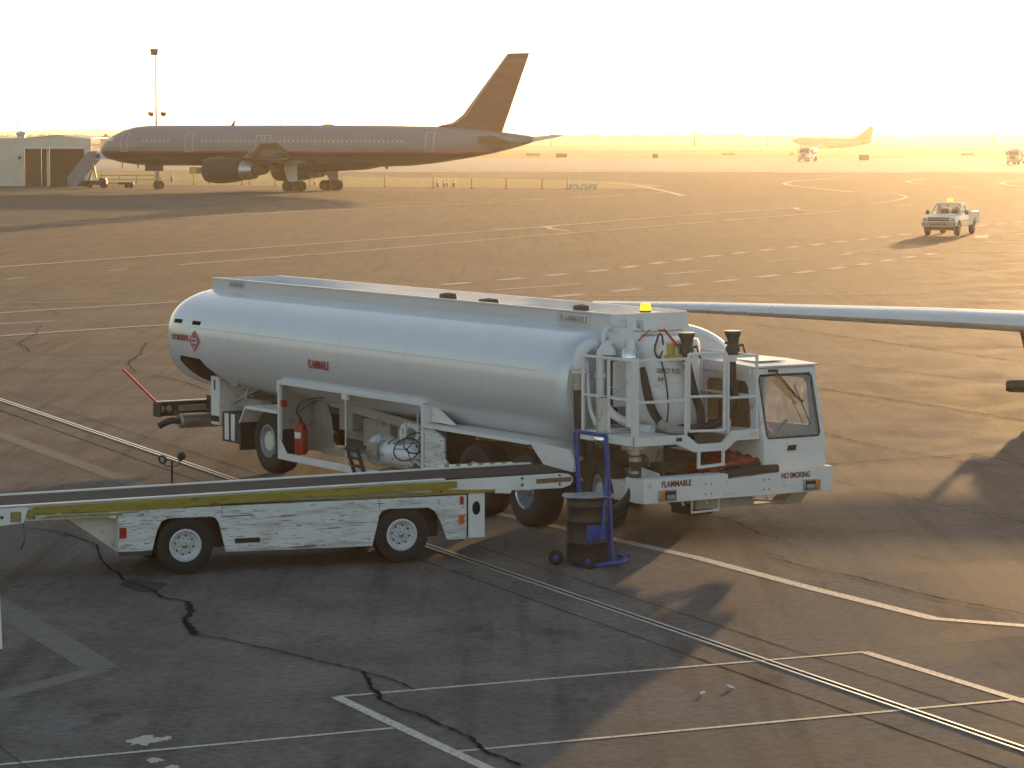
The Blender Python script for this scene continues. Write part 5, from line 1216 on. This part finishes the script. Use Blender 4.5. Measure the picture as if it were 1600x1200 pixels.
# ================================================================== DELINEATOR POSTS AND CONES
def post_proto(lab):
    r_ = thing("delineator_post", lab, "delineator post", (0, 0, 0), 0, "orange delineator posts along the grass edge")
    MB().lathe([(.055, 0), (.05, 1.05), (.03, 1.12), (0, 1.12)], n=12).build("tube", 'orange', r_, smooth=True)
    MB().lathe([(0, 0), (.24, 0), (.22, .06), (.06, .08)], n=14).build("rubber_base", 'redcloth', r_, smooth=True)
    return r_
pxs = [(303, 288), (327, 288), (378, 289), (390, 288), (430, 290), (484, 290.5), (534, 291), (601, 292), (677, 294), (737, 295), (791, 295), (847, 295), (886, 296)]
names = ["leftmost", "second from the left", "third from the left beside the near engine", "fourth from the left beside the near engine", "fifth from the left beside the engine nozzle", "between the main landing gears",
         "just right of the far landing gear", "standing alone right of the landing gear", "left of the four traffic cones", "just right of the four traffic cones", "third from the right end of the row", "second from the right end of the row", "beside the white barricades at the right end of the row"]
p0 = post_proto("orange delineator post, leftmost of the row under the airliner")
for i, (u, v) in enumerate(pxs):
    o = p0 if i == 0 else copy_tree(p0); g_ = at(u, v); o.location = (g_[0], g_[1], 0)
    o['label'] = "orange delineator post, " + names[i] if "row" in names[i] else "orange delineator post, " + names[i] + " under the airliner" if i < 6 else "orange delineator post, " + names[i]
def cone_proto():
    r_ = thing("traffic_cone", "x", "traffic cone", (0, 0, 0), 0, "traffic cones by the grass edge")
    MB().lathe([(.16, .03), (.09, .42), (.05, .72), (.03, .75), (0, .75)], n=16).build("cone_body", 'orange', r_, smooth=True)
    MB().box(-.2, .2, -.2, .2, 0, .035).build("base_plate", 'orange', r_)
    MB().lathe([(.105, .40), (.075, .60)], n=16).build("white_band", 'white', r_, smooth=True)
    return r_
c0_ = cone_proto()
for i, (u, v, lab) in enumerate([(684, 291.5, "orange traffic cone nearest the delineator post, left of the group of four"), (694, 291.8, "orange traffic cone with white band, left one of the touching pair"),
                                 (698.5, 291.4, "orange traffic cone with white band, right one of the touching pair"), (709, 291.6, "orange traffic cone standing rightmost of the group of four"),
                                 (492, 289.5, "lone orange traffic cone between the airliner's main landing gears")]):
    o = c0_ if i == 0 else copy_tree(c0_); g_ = at(u, v); o.location = (g_[0], g_[1], 0.007); o['label'] = lab
# marker board and brown equipment box near the engine
g_ = at(268, 287); mb_ = thing("marker_board", "white and green leaning marker board on the grass behind the nose gear", "marker board", (g_[0], g_[1], .007))
MB().prism([(-.12, 0), (.2, 0), (.12, 1.1), (-.15, 1.1)], 0, .04, 'y').build("board", 'white', mb_); MB().prism([(-.05, .15), (.12, .15), (.08, .8), (-.05, .8)], -.012, -.004, 'y').build("green_stripe", 'patch', mb_)
g_ = at(310, 280); eb = thing("equipment_box", "brown equipment box on legs standing just left of the near engine", "equipment box", (g_[0], g_[1], 0))
MB().box(-1.1, 1.3, 0, .6, .7, 1.5).build("box", 'signbrown', eb, bevel=.03); MB().box(-1.0, -.25, -.03, -.01, .8, 1.4).build("access_panel", 'signyellow', eb)
for x in (-.9, 1.1): MB().box(x - .05, x + .05, .1, .2, 0, .7).build("leg", 'orange', eb)
# yellow low rail barrier behind the nose gear
g_ = at(165, 287); ybx = thing("yellow_rail_barrier", "low yellow tubular rail barrier behind the tow bar and nose gear", "barrier", (g_[0], g_[1], 0))
for z in (.45, .95): MB().cyl((-.6, 0, z), (5.6, .4, z), .045, n=8).build("rail", 'yline', ybx, smooth=True)
for x in (-.5, 1.5, 3.5, 5.5): MB().cyl((x, x*.06, 0), (x, x*.06, 1.05), .05, n=8).build("upright", 'yline', ybx, smooth=True)
# white barricades at the right end of the row
for i, (u, w, lab) in enumerate([(897, .55, "low white barricade, left one of three beside the last orange post"), (912, .4, "low white barricade, middle one of three beside the last orange post"), (925, .5, "low white barricade, right one of three beside the last orange post")]):
    g_ = at(u, 295); t_ = thing("low_barricade", lab, "barricade", (g_[0], g_[1], 0), .2*i, "low white barricades")
    MB().prism([(-w, .25), (w, .25), (w*.9, .5), (-w*.9, .5)], -.1, .1, 'y').build("barricade_board", 'white', t_, bevel=.02)
    for x in (-w*.7, w*.7): MB().box(x - .08, x + .08, -.2, .2, 0, .25).build("foot", 'steel', t_, bevel=.02)
# parked light vehicles far behind the nose
g_ = at(214, 262); cv_ = thing("distant_white_aircraft", "tiny white light aircraft parked far behind the airliner's nose", "light aircraft", (g_[0], g_[1], 0), R(190))
MB().loft([circ(x, z, r_, None, 12) for x, z, r_ in ((3.5, 1.3, .2), (2.5, 1.4, .6), (0, 1.5, .75), (-2, 1.5, .5), (-5, 1.7, .15))]).build("fuselage", 'white', cv_, smooth=True)
MB().box(-.5, 1, -5, 5, 1.0, 1.12).build("wing", 'white', cv_); MB().prism([(-4, 1.7), (-5.2, 3), (-5.6, 3), (-5.2, 1.7)], -.06, .06, 'y').build("tail_fin", 'white', cv_)
gm_ = MB()
for x, y in ((2.4, 0), (-.2, 1.2), (-.2, -1.2)): gm_.cyl((x, y, 0), (x, y, 1.0), .1, n=8)
gm_.build("landing_gear", 'dark', cv_)

# ================================================================== TAXIWAY SIGNS
for i, (u, v, w, h, m, lab) in enumerate([(877, 247, 2.6, .95, 'signbrown', "dark brown taxiway sign just right of the airliner's tail"), (833, 244.5, 3.4, .7, 'signyellow', "pale yellow taxiway sign left of the dark sign by the airliner's tail"),
        (1024, 248.5, 1.2, 1.0, 'signbrown', "small square dark taxiway sign standing alone in mid field"), (1350, 251.5, 2.1, 1.1, 'signbrown', "dark taxiway sign on the grass right of the distant airliner"),
        (1138, 243.5, 3.2, .55, 'signyellow', "low pale sign in the grass left of the first tank truck"), (1237, 243, 1.2, .6, 'signyellow', "small pale sign just left of the first tank truck"), (1512, 243.5, 3.2, .5, 'signyellow', "low pale sign in the grass left of the second tank truck")]):
    g_ = at(u, v); s_ = thing("taxiway_sign", lab, "taxiway sign", (g_[0], g_[1], 0), 0, "taxiway signs in the dry grass")
    MB().box(-w/2, w/2, -.12, .12, .15, h + .15).build("sign_panel", m, s_, bevel=.03)
    for x in (-w*.35, w*.35): MB().box(x - .05, x + .05, -.05, .05, 0, .15).build("leg", 'dark', s_)

# ================================================================== UTILITY POLES
for i, (u, top, base, lab) in enumerate([(30, 187, 222, "hazy utility pole rising behind the cream hangar at the far left"), (198, 187, 222, "hazy utility pole just left of the tall floodlight mast"), (440, 187, 222, "hazy utility pole above the middle of the airliner's fuselage"),
        (645, 187, 222, "hazy utility pole above the fuselage just left of the tail fin"), (861, 187, 229, "hazy utility pole just right of the airliner's tail"), (1084, 189, 231, "hazy utility pole midway between the two airliners"),
        (1198, 193, 226, "hazy utility pole just left of the distant airliner's nose"), (1311, 190, 226, "hazy utility pole behind the distant airliner's fuselage"), (1549, 188, 226, "hazy utility pole above the second tank truck at the far right")]):
    D = 1350 if base > 225 else 1900; g_ = (((u - 800) / FPX) * D, D); h = CAM_H + (208 - top) / FPX * D
    t_ = thing("utility_pole", lab, "utility pole", (g_[0], g_[1], -.03), 0, "hazy utility poles on the horizon")
    MB().lathe([(.3, 0), (.16, h), (0, h)], n=8).build("pole", 'post', t_, smooth=True)
    MB().box(-1.3, 1.3, -.08, .08, h - 1.3, h - 1.1).build("crossarm", 'post', t_)
    MB().box(-.8, .8, -.08, .08, h - 2.6, h - 2.4).build("crossarm", 'post', t_)

# ================================================================== FAR TREELINE AND HILLS
random.seed(21)
tl = MB()
for i in range(5200):
    u = random.uniform(-350, 1950); D = random.uniform(2600, 3400)
    env = .55 + .45*math.sin(u*.021) * math.sin(u*.0087 + 1) + .25*math.sin(u*.11)
    h = max(1.6, 2.6*env + 1.6); z = random.uniform(0, 1)**1.3 * h; x = (u - 800)/FPX*D; s_ = random.uniform(1.2, 3.2)*(1.15 - .5*z/h)
    a = random.uniform(0, 3.14); ca, sa = math.cos(a)*s_, math.sin(a)*s_
    tl.add([(x - ca, D - sa, z - s_*.6), (x + ca, D + sa, z - s_*.5), (x + ca*.5, D + sa*.5, z + s_*.7), (x - ca*.6, D - sa*.6, z + s_*.6)], [(0, 1, 2, 3)])
o = tl.build("treeline", 'woodtree'); o['kind'] = 'stuff'
def leafy(name, u, D, w, h, lab):
    x = (u - 800)/FPX*D; t_ = thing(name, lab, "tree", (x, D, -.03), 0, None); mb = MB()
    for i in range(420):
        a, b, c = random.gauss(0, .33), random.gauss(0, .33), random.uniform(0, 1); q = math.sin(math.pi*min(1, c*.85 + .1)); s_ = random.uniform(.25, .6)
        mb_c = Vector((a*w*q, b*w*q, h*(.15 + .85*c))); e1 = Vector((random.uniform(-1, 1), random.uniform(-1, 1), random.uniform(-1, 1))).normalized()*s_; e2 = e1.cross(Vector((random.uniform(-1,1), random.uniform(-1,1), .3))).normalized()*s_
        mb.add([mb_c - e1, mb_c + e2, mb_c + e1, mb_c - e2], [(0, 1, 2, 3)])
    mb.build("crown", 'woodtree', t_); MB().lathe([(.35, 0), (.2, h*.5), (0, h*.6)], n=8).build("trunk", 'post', t_)
leafy("hazy_tree", 167, 1300, 3.2, 5.2, "round hazy tree seen between the hangar roof and the airliner's nose")
random.seed(5)
hl_ = MB()
N = 60
rows = []
for j, (D, base) in enumerate(((7000, 0), (8200, 1), (9300, 0))):
    row = []
    for i in range(N + 1):
        x = -3500 + 7000*i/N + j*30; hgt = 0 if base == 0 else 12 + 5*math.sin(i*.33) + 3*math.sin(i*.9 + 2) + random.uniform(-3, 3)
        row.append((x, D, hgt - .5))
    rows.append(row)
hl_.add([p for r_ in rows for p in r_], [(j*(N+1)+i, j*(N+1)+i+1, (j+1)*(N+1)+i+1, (j+1)*(N+1)+i) for j in range(2) for i in range(N)])
o = hl_.build("hills", 'woodtree', smooth=True); o['kind'] = 'structure'
# ================================================================== REGIONAL JET WHOSE WING REACHES IN FROM THE RIGHT
rj = thing("regional_jet", "regional jet whose polished wing leading edge reaches in behind the fuel truck", "jet aircraft", (19.5, 66.0, 0), R(-90))
# local +x = nose (towards the camera), local +y = world +x ... -y = world left
def rjw(name, secs, m, part=None):
    return wing(MB(), secs).build(name, m, part or rj, smooth=True, angle=50)
w_secs = [(5.5, 5.2, -1.3, 1.50, .75), (2.6, 3.6, -8.3, 1.70, .54), (1.9, 3.1, -10.5, 1.78, .47), (-.2, 2.1, -15.0, 1.88, .30), (-1.0, 1.3, -17.7, 1.94, .16)]
wg = rjw("wing", w_secs, 'planewhite')
# polished slat along the leading edge, a hair proud of the wing skin
def nose_strip(secs):
    rs = []
    for xl, c, y, z, t in secs:
        pts = [(.16, .90), (.10, .82), (.04, .52), (.012, .26), (-.004, 0), (.012, -.24), (.04, -.38), (.10, -.56), (.16, -.62), (.16, .0)]
        rs.append([(xl - c*a + .004, y, z + t/2*b*1.03) for a, b in pts])
    return MB().loft(rs)
nose_strip(w_secs).build("leading_edge", 'polished', wg, smooth=True, angle=60)
ft = MB().loft([[(x, -8.62 + dx, z) for x, dx, z in q] for q in ([(2.35, -.13, 1.56), (2.0, -.13, 1.56), (2.0, .11, 1.56), (2.35, .11, 1.56)], [(2.25, -.05, 1.14), (2.15, -.05, 1.13), (2.15, .0, 1.13), (2.25, .0, 1.14)])])
ft.build("underwing_fin", 'dark', wg)
w2 = [(a, b, -c, d, e) for a, b, c, d, e in w_secs]
rjw("wing", w2, 'planewhite')
fsec = [(13.2, 1.75, .05), (12.9, 1.78, .35), (12.2, 1.9, .75), (11, 2.05, 1.12), (9.5, 2.15, 1.32), (4, 2.2, 1.35), (-4, 2.2, 1.35), (-8, 2.4, 1.1), (-11.5, 2.75, .5), (-13.2, 2.95, .12)]
MB().loft([circ(x, z, r_) for x, z, r_ in fsec]).build("fuselage", 'planewhite', rj, smooth=True, angle=60)
for s_ in (1, -1):
    MB().lathe([(.45, 0), (.56, .1), (.66, .8), (.64, 1.8), (.42, 3.1), (.36, 3.1), (.4, .2)], (-4.2, 2.05*s_, 2.6), (-1, 0, 0), 28, True).build("engine", 'planewhite', rj, smooth=True)
    gl = MB(); gl.cyl((-.4, 1.6*s_, .35), (-.4, 1.5*s_, 1.6), .09, n=10); g2_ = gl.build("main_gear", 'gear', rj)
    for gy in (1.42, 1.82): MB().lathe([(0, -.1), (.28, -.12), (.35, -.06), (.35, .06), (.28, .12), (0, .1)], (-.4, gy*s_, .35), (0, 1, 0), 20).build("wheel", 'rubber', g2_, smooth=True)
MB().prism([(-8.2, 3.2), (-11.2, 6.1), (-13.2, 6.1), (-12.2, 3.1)], -.12, .12, 'y').build("tail_fin", 'planewhite', rj)
gl = MB(); gl.cyl((11.0, 0, .25), (11.0, 0, 1.4), .07, n=10); g2_ = gl.build("nose_gear", 'gear', rj)
for gy in (-.16, .16): MB().lathe([(0, -.06), (.2, -.07), (.24, 0), (.2, .07), (0, .06)], (11.0, gy, .24), (0, 1, 0), 20).build("wheel", 'rubber', g2_, smooth=True)

# added off-frame box shaped to throw the right-hand shadow; only its dark nose shows
ax0 = (10.15, 60.2)
au = thing("ground_power_unit", "dark rounded nose of a ground unit poking in at the right edge below the wing", "ground unit", (ax0[0], ax0[1], 0), R(0))
ub = MB(); ub.box(.32, 2.6, -.8, .8, .35, 1.02); ub.build("body", 'planewhite', au, bevel=.05)
MB().lathe([(.02, -.34), (.10, -.33), (.125, -.25), (.125, .25), (.10, .33), (0, .34)], (.04, .0, .72), (1, -.25, 0), 24).build("nose_cylinder", 'black', au, smooth=True)
for x in (.7, 2.2):
    for y in (-.8, .8): MB().lathe([(0, -.08), (.22, -.09), (.28, 0), (.22, .09), (0, .08)], (x, y, .28), (0, 1, 0), 20).build("wheel", 'rubber', au, smooth=True)

# ================================================================== DISTANT AIRLINER
g_ = at(1306, 231.5)
dj = thing("distant_airliner", "hazy white airliner taxiing far away in the glow near the right edge", "airliner", (g_[0], g_[1], 0), R(180 - 24))
q = g_[1] / FPX / math.cos(R(24)) * 1.02
def dx(u): return (1306 - u) * q
def dz(v): return CAM_H + (208 - v) * g_[1] / FPX
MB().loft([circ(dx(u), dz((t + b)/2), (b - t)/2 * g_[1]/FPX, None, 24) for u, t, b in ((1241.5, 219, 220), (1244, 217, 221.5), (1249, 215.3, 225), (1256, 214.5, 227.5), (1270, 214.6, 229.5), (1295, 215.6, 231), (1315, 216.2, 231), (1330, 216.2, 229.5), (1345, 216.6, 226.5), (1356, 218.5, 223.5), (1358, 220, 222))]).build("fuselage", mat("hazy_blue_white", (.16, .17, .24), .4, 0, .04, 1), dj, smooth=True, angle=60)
MB().prism([(dx(1322), dz(217)), (dx(1336), dz(214)), (dx(1355), dz(197.5)), (dx(1361), dz(197.5)), (dx(1357), dz(219))], -.15, .15, 'y').build("tail_fin", 'signbrown', dj)
for s_ in (1, -1):
    wing(MB(), [(dx(1288), 6.0, 1.3*s_, dz(228), .7), (dx(1313), 1.6, 14.5*s_, dz(223), .2)]).build("wing", 'planewhite', dj, smooth=True)
    wing(MB(), [(dx(1347), 3.0, .5*s_, dz(219.5), .3), (dx(1356), 1.2, 6.2*s_, dz(218), .15)]).build("tailplane", 'planewhite', dj, smooth=True)
    MB().lathe([(.7, 0), (.85, .3), (.9, 1.5), (.7, 3.2), (.5, 3.2), (.6, .3)], (dx(1285), 5.0*s_, dz(229.5)), (-1, 0, 0), 20, True).build("engine", 'planebelly', dj, smooth=True)
gl = MB(); gl.cyl((dx(1303), 2.5, .5), (dx(1303), 2.4, 2), .15, n=8); gl.build("landing_gear", 'gear', dj)
for (u, y) in ((1303, 2.5), (1303, -2.5), (1255, 0)): MB().lathe([(0, -.3), (.5, -.3), (.55, 0), (.5, .3), (0, .3)], (dx(u), y, .55), (0, 1, 0), 16).build("wheel", 'rubber', dj, smooth=True)

# ================================================================== TANK TRUCKS FAR AWAY
def tank_truck(u, v, rz, lab):
    g_ = at(u, v); t = thing("tank_truck", lab, "tank truck", (g_[0], g_[1], 0), rz, "white tank trucks on the far taxiway")
    # local +x forward
    MB().prism([(.3, .75), (1.9, .75), (1.95, 1.45), (1.75, 1.65), (.75, 1.75), (.55, 2.55), (.4, 2.65), (-.9, 2.65), (-1.0, .75)], -1.1, 1.1, 'y').build("cab", 'planewhite', t, bevel=.06)
    MB().prism([(-.95, 1.75), (-.95, 2.45), (.95, 2.45), (.95, 1.75)], .74, .80, 'x').build("windscreen", 'black', t)
    MB().box(1.93, 2.0, -.55, .55, .95, 1.5).build("grille", 'dark', t)
    MB().box(1.95, 2.2, -1.15, 1.15, .45, .75).build("bumper", 'steel', t, bevel=.04)
    for y in (-.85, .85): MB().cyl((1.9, y, 1.15), (2.0, y, 1.15), .14, n=14).build("headlight", 'lens', t, smooth=True)
    for y in (-1.35, 1.35): MB().box(.35, .45, y - .12, y + .12, 1.7, 2.4).build("mirror", 'black', t)
    MB().loft([[(x, 1.2*k*math.copysign(abs(math.cos(a))**.8, math.cos(a)), 2.1 + .85*k*math.copysign(abs(math.sin(a))**.8, math.sin(a))) for a in [2*math.pi*i/28 for i in range(28)]] for x, k in ((-1.2, .85), (-1.35, 1), (-6.6, 1), (-6.8, .85))]).build("tank", 'planewhite', t, smooth=True, angle=50)
    MB().box(-6.8, 1.0, -.45, .45, .65, .95).build("chassis_frame", 'dark', t); MB().box(-3.8, -1.6, -1.2, 1.2, .6, 1.25).build("side_locker", 'planewhite', t, bevel=.03)
    for x in (1.1, -4.6, -5.8):
        for y in (-.95, .95): MB().lathe([(0, -.12), (.28, -.14), (.45, -.17), (.52, -.1), (.52, .1), (.45, .17), (.28, .14), (0, .12)], (x, y, .52), (0, 1, 0), 24).build("wheel", 'rubber', t, smooth=True)
    return t
tank_truck(1258, 252.5, R(-90 - 18), "white tank truck on the far taxiway below the distant airliner")
tank_truck(1585, 257, R(-90 - 20), "white tank truck cut by the right edge on the far taxiway")

# ================================================================== PICKUP
F1, F2 = at(1449, 368), at(1497, 368)
pu = thing("pickup_truck", "white pickup truck with a yellow roof beacon driving toward the camera on the apron", "pickup truck", (at(1473, 368)[0], at(1473, 368)[1] + .2, 0), R(-90 - 21))
# origin between the front wheels on the ground, +x forward
HW = .98
def bodyring(x, zb_, zt_, hw, tum=.06):
    return [(x, -hw, zb_), (x, -hw, (zb_+zt_)/2), (x, -hw + tum, zt_), (x, hw - tum, zt_), (x, hw, (zb_+zt_)/2), (x, hw, zb_)]
pbm = MB().loft([bodyring(.92, .62, .95, .86, .08), bodyring(.86, .55, 1.04, .93, .08), bodyring(.5, .52, 1.12, .97), bodyring(-.9, .50, 1.18, .99), bodyring(-1.0, .50, 1.18, .99), bodyring(-2.6, .50, 1.20, .99)])
pb = pbm.build("body", 'planewhite', pu)
wa = [(0 + .52*math.cos(R(a)), .38 + .52*math.sin(R(a))) for a in range(0, 181, 15)]
cut(pb, [MB().prism(wa + [(-.52, .2), (.52, .2)], -1.3, -.72, 'y'), MB().prism(wa + [(-.52, .2), (.52, .2)], .72, 1.3, 'y')], 'black')
bv = pb.modifiers.new("bevel", 'BEVEL'); bv.width = .05; bv.segments = 3; bv.limit_method = 'ANGLE'; bv.angle_limit = R(30); shade(pb, 40)
bed = MB().prism([(-2.62, .52), (-2.62, 1.28), (-5.05, 1.30), (-5.08, .58)], -1.0, 1.0, 'y').build("bed", 'planewhite', pu)
wa2 = [(-3.85 + .52*math.cos(R(a)), .38 + .52*math.sin(R(a))) for a in range(0, 181, 15)]
cut(bed, [MB().box(-5.0, -2.68, -.88, .88, .8, 1.5), MB().prism(wa2 + [(-4.37, .2), (-3.33, .2)], -1.3, -.72, 'y'), MB().prism(wa2 + [(-4.37, .2), (-3.33, .2)], .72, 1.3, 'y')])
bv = bed.modifiers.new("bevel", 'BEVEL'); bv.width = .02; bv.segments = 2; bv.limit_method = 'ANGLE'; shade(bed, 40)
gp = [(-.85, 1.15), (-1.38, 1.72), (-1.5, 1.78), (-2.35, 1.78), (-2.5, 1.72), (-2.58, 1.15)]
gh = MB()
rs = []
for (x, z) in gp: pass
gh.loft([[(-.80, -.90, 1.14), (-.80, .90, 1.14), (-2.60, .92, 1.16), (-2.60, -.92, 1.16)], [(-1.40, -.72, 1.74), (-1.40, .72, 1.74), (-2.48, .74, 1.74), (-2.48, -.74, 1.74)], [(-1.55, -.66, 1.80), (-1.55, .66, 1.80), (-2.38, .68, 1.80), (-2.38, -.68, 1.80)]])
cabp_ = gh.build("cab_shell", 'planewhite', pu)
icav = MB().loft([[(-.86, -.85, 1.08), (-.86, .85, 1.08), (-2.54, .87, 1.08), (-2.54, -.87, 1.08)], [(-1.45, -.67, 1.72), (-1.45, .67, 1.72), (-2.44, .69, 1.72), (-2.44, -.69, 1.72)]])
cut(cabp_, [icav], 'cabinet_in')
cut(cabp_, [MB().prism([(-.78, 1.21), (.78, 1.21), (.655, 1.68), (-.655, 1.68)], -1.42, -.5, 'x'), MB().prism([(-.76, 1.25), (.76, 1.25), (.66, 1.66), (-.66, 1.66)], -2.8, -2.3, 'x'),
            MB().prism([(-1.12, 1.22), (-1.52, 1.66), (-2.3, 1.66), (-2.42, 1.22)], -1.2, 1.2, 'y')])
bv = cabp_.modifiers.new("bevel", 'BEVEL'); bv.width = .02; bv.segments = 2; bv.limit_method = 'ANGLE'; shade(cabp_, 40)
MB().add([(-.872, -.79, 1.2), (-.872, .79, 1.2), (-1.36, .66, 1.69), (-1.36, -.66, 1.69)], [(0, 1, 2, 3)]).build("windshield", 'glass', pu)
MB().box(-2.2, -1.9, -.6, -.1, 1.0, 1.48).box(-2.2, -1.9, .1, .6, 1.0, 1.48).build("seats", 'seat', pu, bevel=.05)
MB().box(-1.15, -.95, -.8, .8, 1.05, 1.2).build("dashboard", 'seat', pu)
MB().box(-1.34, -1.30, -.10, .10, 1.60, 1.66).build("rear_view_mirror", 'black', pu)
MB().box(.90, .935, -.62, .62, .96, 1.04).build("upper_grille", 'black', pu)
MB().box(.905, .945, -.62, .62, .82, .93).build("lower_grille", 'black', pu)
MB().box(.93, .96, -.64, .64, .925, .965).build("grille_bar", 'steel', pu)
for s_ in (-1, 1):
    MB().box(.85, .935, s_*.66 if s_ > 0 else -.92, .92 if s_ > 0 else -.66, .82, .98).build("headlight", 'lens', pu, bevel=.02)
    MB().box(-1.2, -1.08, s_*1.02 - (.2 if s_ < 0 else 0), s_*1.02 + (.2 if s_ > 0 else 0), 1.15, 1.40).build("side_mirror", 'black', pu, bevel=.04)
    MB().box(-3.3, -.55, s_*.995 - .012, s_*.995 + .012, .78, .84).build("side_moulding", 'planebelly', pu)
    for x in (0, -3.85):
        w_ = tyre_mb(.40, .26, .22).build("wheel", 'rubber', pu, smooth=True, angle=30); w_.location = (x, s_*.84, .40)
        MB().lathe([(.225, .11*s_), (.20, .12*s_), (.18, .06*s_), (.08, .05*s_), (.06, .10*s_), (0, .11*s_)], (0, 0, 0), (0, 1, 0), 24).build("rim", 'steel', w_, smooth=True)
pbp = MB().prism([(-.98, .58), (-.96, .76), (.96, .76), (.98, .58), (.8, .48), (-.8, .48)], .93, 1.06, 'x').build("front_bumper", 'planebelly', pu, bevel=.03)
MB().box(.99, 1.085, -.97, .97, .74, .79).build('bumper_top_strip', 'chrome', pbp, bevel=.01)
MB().box(1.058, 1.07, -.5, .5, .62, .68).build("bumper_slot", 'black', pbp)
MB().box(.7, .95, -.85, .85, .32, .5).build("air_dam", 'dark', pu, bevel=.03)
bb = MB().lathe([(0, 0), (.10, 0), (.10, .04), (0, .05)], (-1.9, 0, 1.80)).build("beacon_base", 'black', pu)
MB().lathe([(0, .04), (.12, .05), (.16, .13), (.14, .22), (.06, .26), (0, .26)], (-1.9, 0, 1.80), n=20).build("beacon_lens", mat("yellow_beacon_lit", (.9, .8, .05), .3, 0, .03, 5, emit=(1, .9, .05), emit_s=1.2), bb, smooth=True)
def add3(p, q, r_): return r_
# driver: one continuous seated figure behind the wheel
dv = bpy.data.meshes.new("driver"); 
J = [(-1.98, .38, 1.02), (-2.0, .38, 1.22), (-2.02, .38, 1.40), (-2.0, .38, 1.50), (-1.98, .38, 1.60), (-2.0, .20, 1.38), (-1.8, .16, 1.2), (-1.5, .22, 1.25), (-2.0, .56, 1.38), (-1.8, .60, 1.2), (-1.5, .52, 1.25)]
Ed = [(0, 1), (1, 2), (2, 3), (3, 4), (2, 5), (5, 6), (6, 7), (2, 8), (8, 9), (9, 10)]
Rd = [.17, .17, .14, .06, .10, .075, .05, .038, .075, .05, .038]
dv.from_pydata(J, Ed, []); dvo = bpy.data.objects.new("person", dv); COL.objects.link(dvo)
dvo.modifiers.new("skin", 'SKIN'); sm_ = dvo.modifiers.new("sub", 'SUBSURF'); sm_.levels = 1; sm_.render_levels = 1
for i, r_ in enumerate(Rd): dv.skin_vertices[0].data[i].radius = (r_, r_)
dv.skin_vertices[0].data[0].use_root = True
bpy.context.view_layer.update(); dg = bpy.context.evaluated_depsgraph_get(); me = bpy.data.meshes.new_from_object(dvo.evaluated_get(dg)); dvo.modifiers.clear(); dvo.data = me
me.materials.clear(); me.materials.append(M['person']); shade(dvo, 60)
dvo.location = pu.location; dvo.rotation_euler = pu.rotation_euler
tag(dvo, "person in dark clothes driving the white pickup, seen through its windscreen", "person")
# ------------------------------------------------------------------ air
hz = MB(); hz.box(-9500, 9500, -400, 14500, -2, 26)
ho = hz.build("haze", 'white'); ho.data.materials.clear()
hm = bpy.data.materials.new("morning_haze"); hm.use_nodes = True; nt = hm.node_tree
for n in list(nt.nodes): nt.nodes.remove(n)
o_ = nt.nodes.new("ShaderNodeOutputMaterial"); pv = nt.nodes.new("ShaderNodeVolumePrincipled")
pv.inputs["Color"].default_value = (.96, .88, .72, 1); pv.inputs["Density"].default_value = .000125
pv.inputs["Anisotropy"].default_value = .74
nt.links.new(pv.outputs[0], o_.inputs["Volume"])
ho.data.materials.append(hm); ho['kind'] = 'stuff'; ho.display_type = 'WIRE'
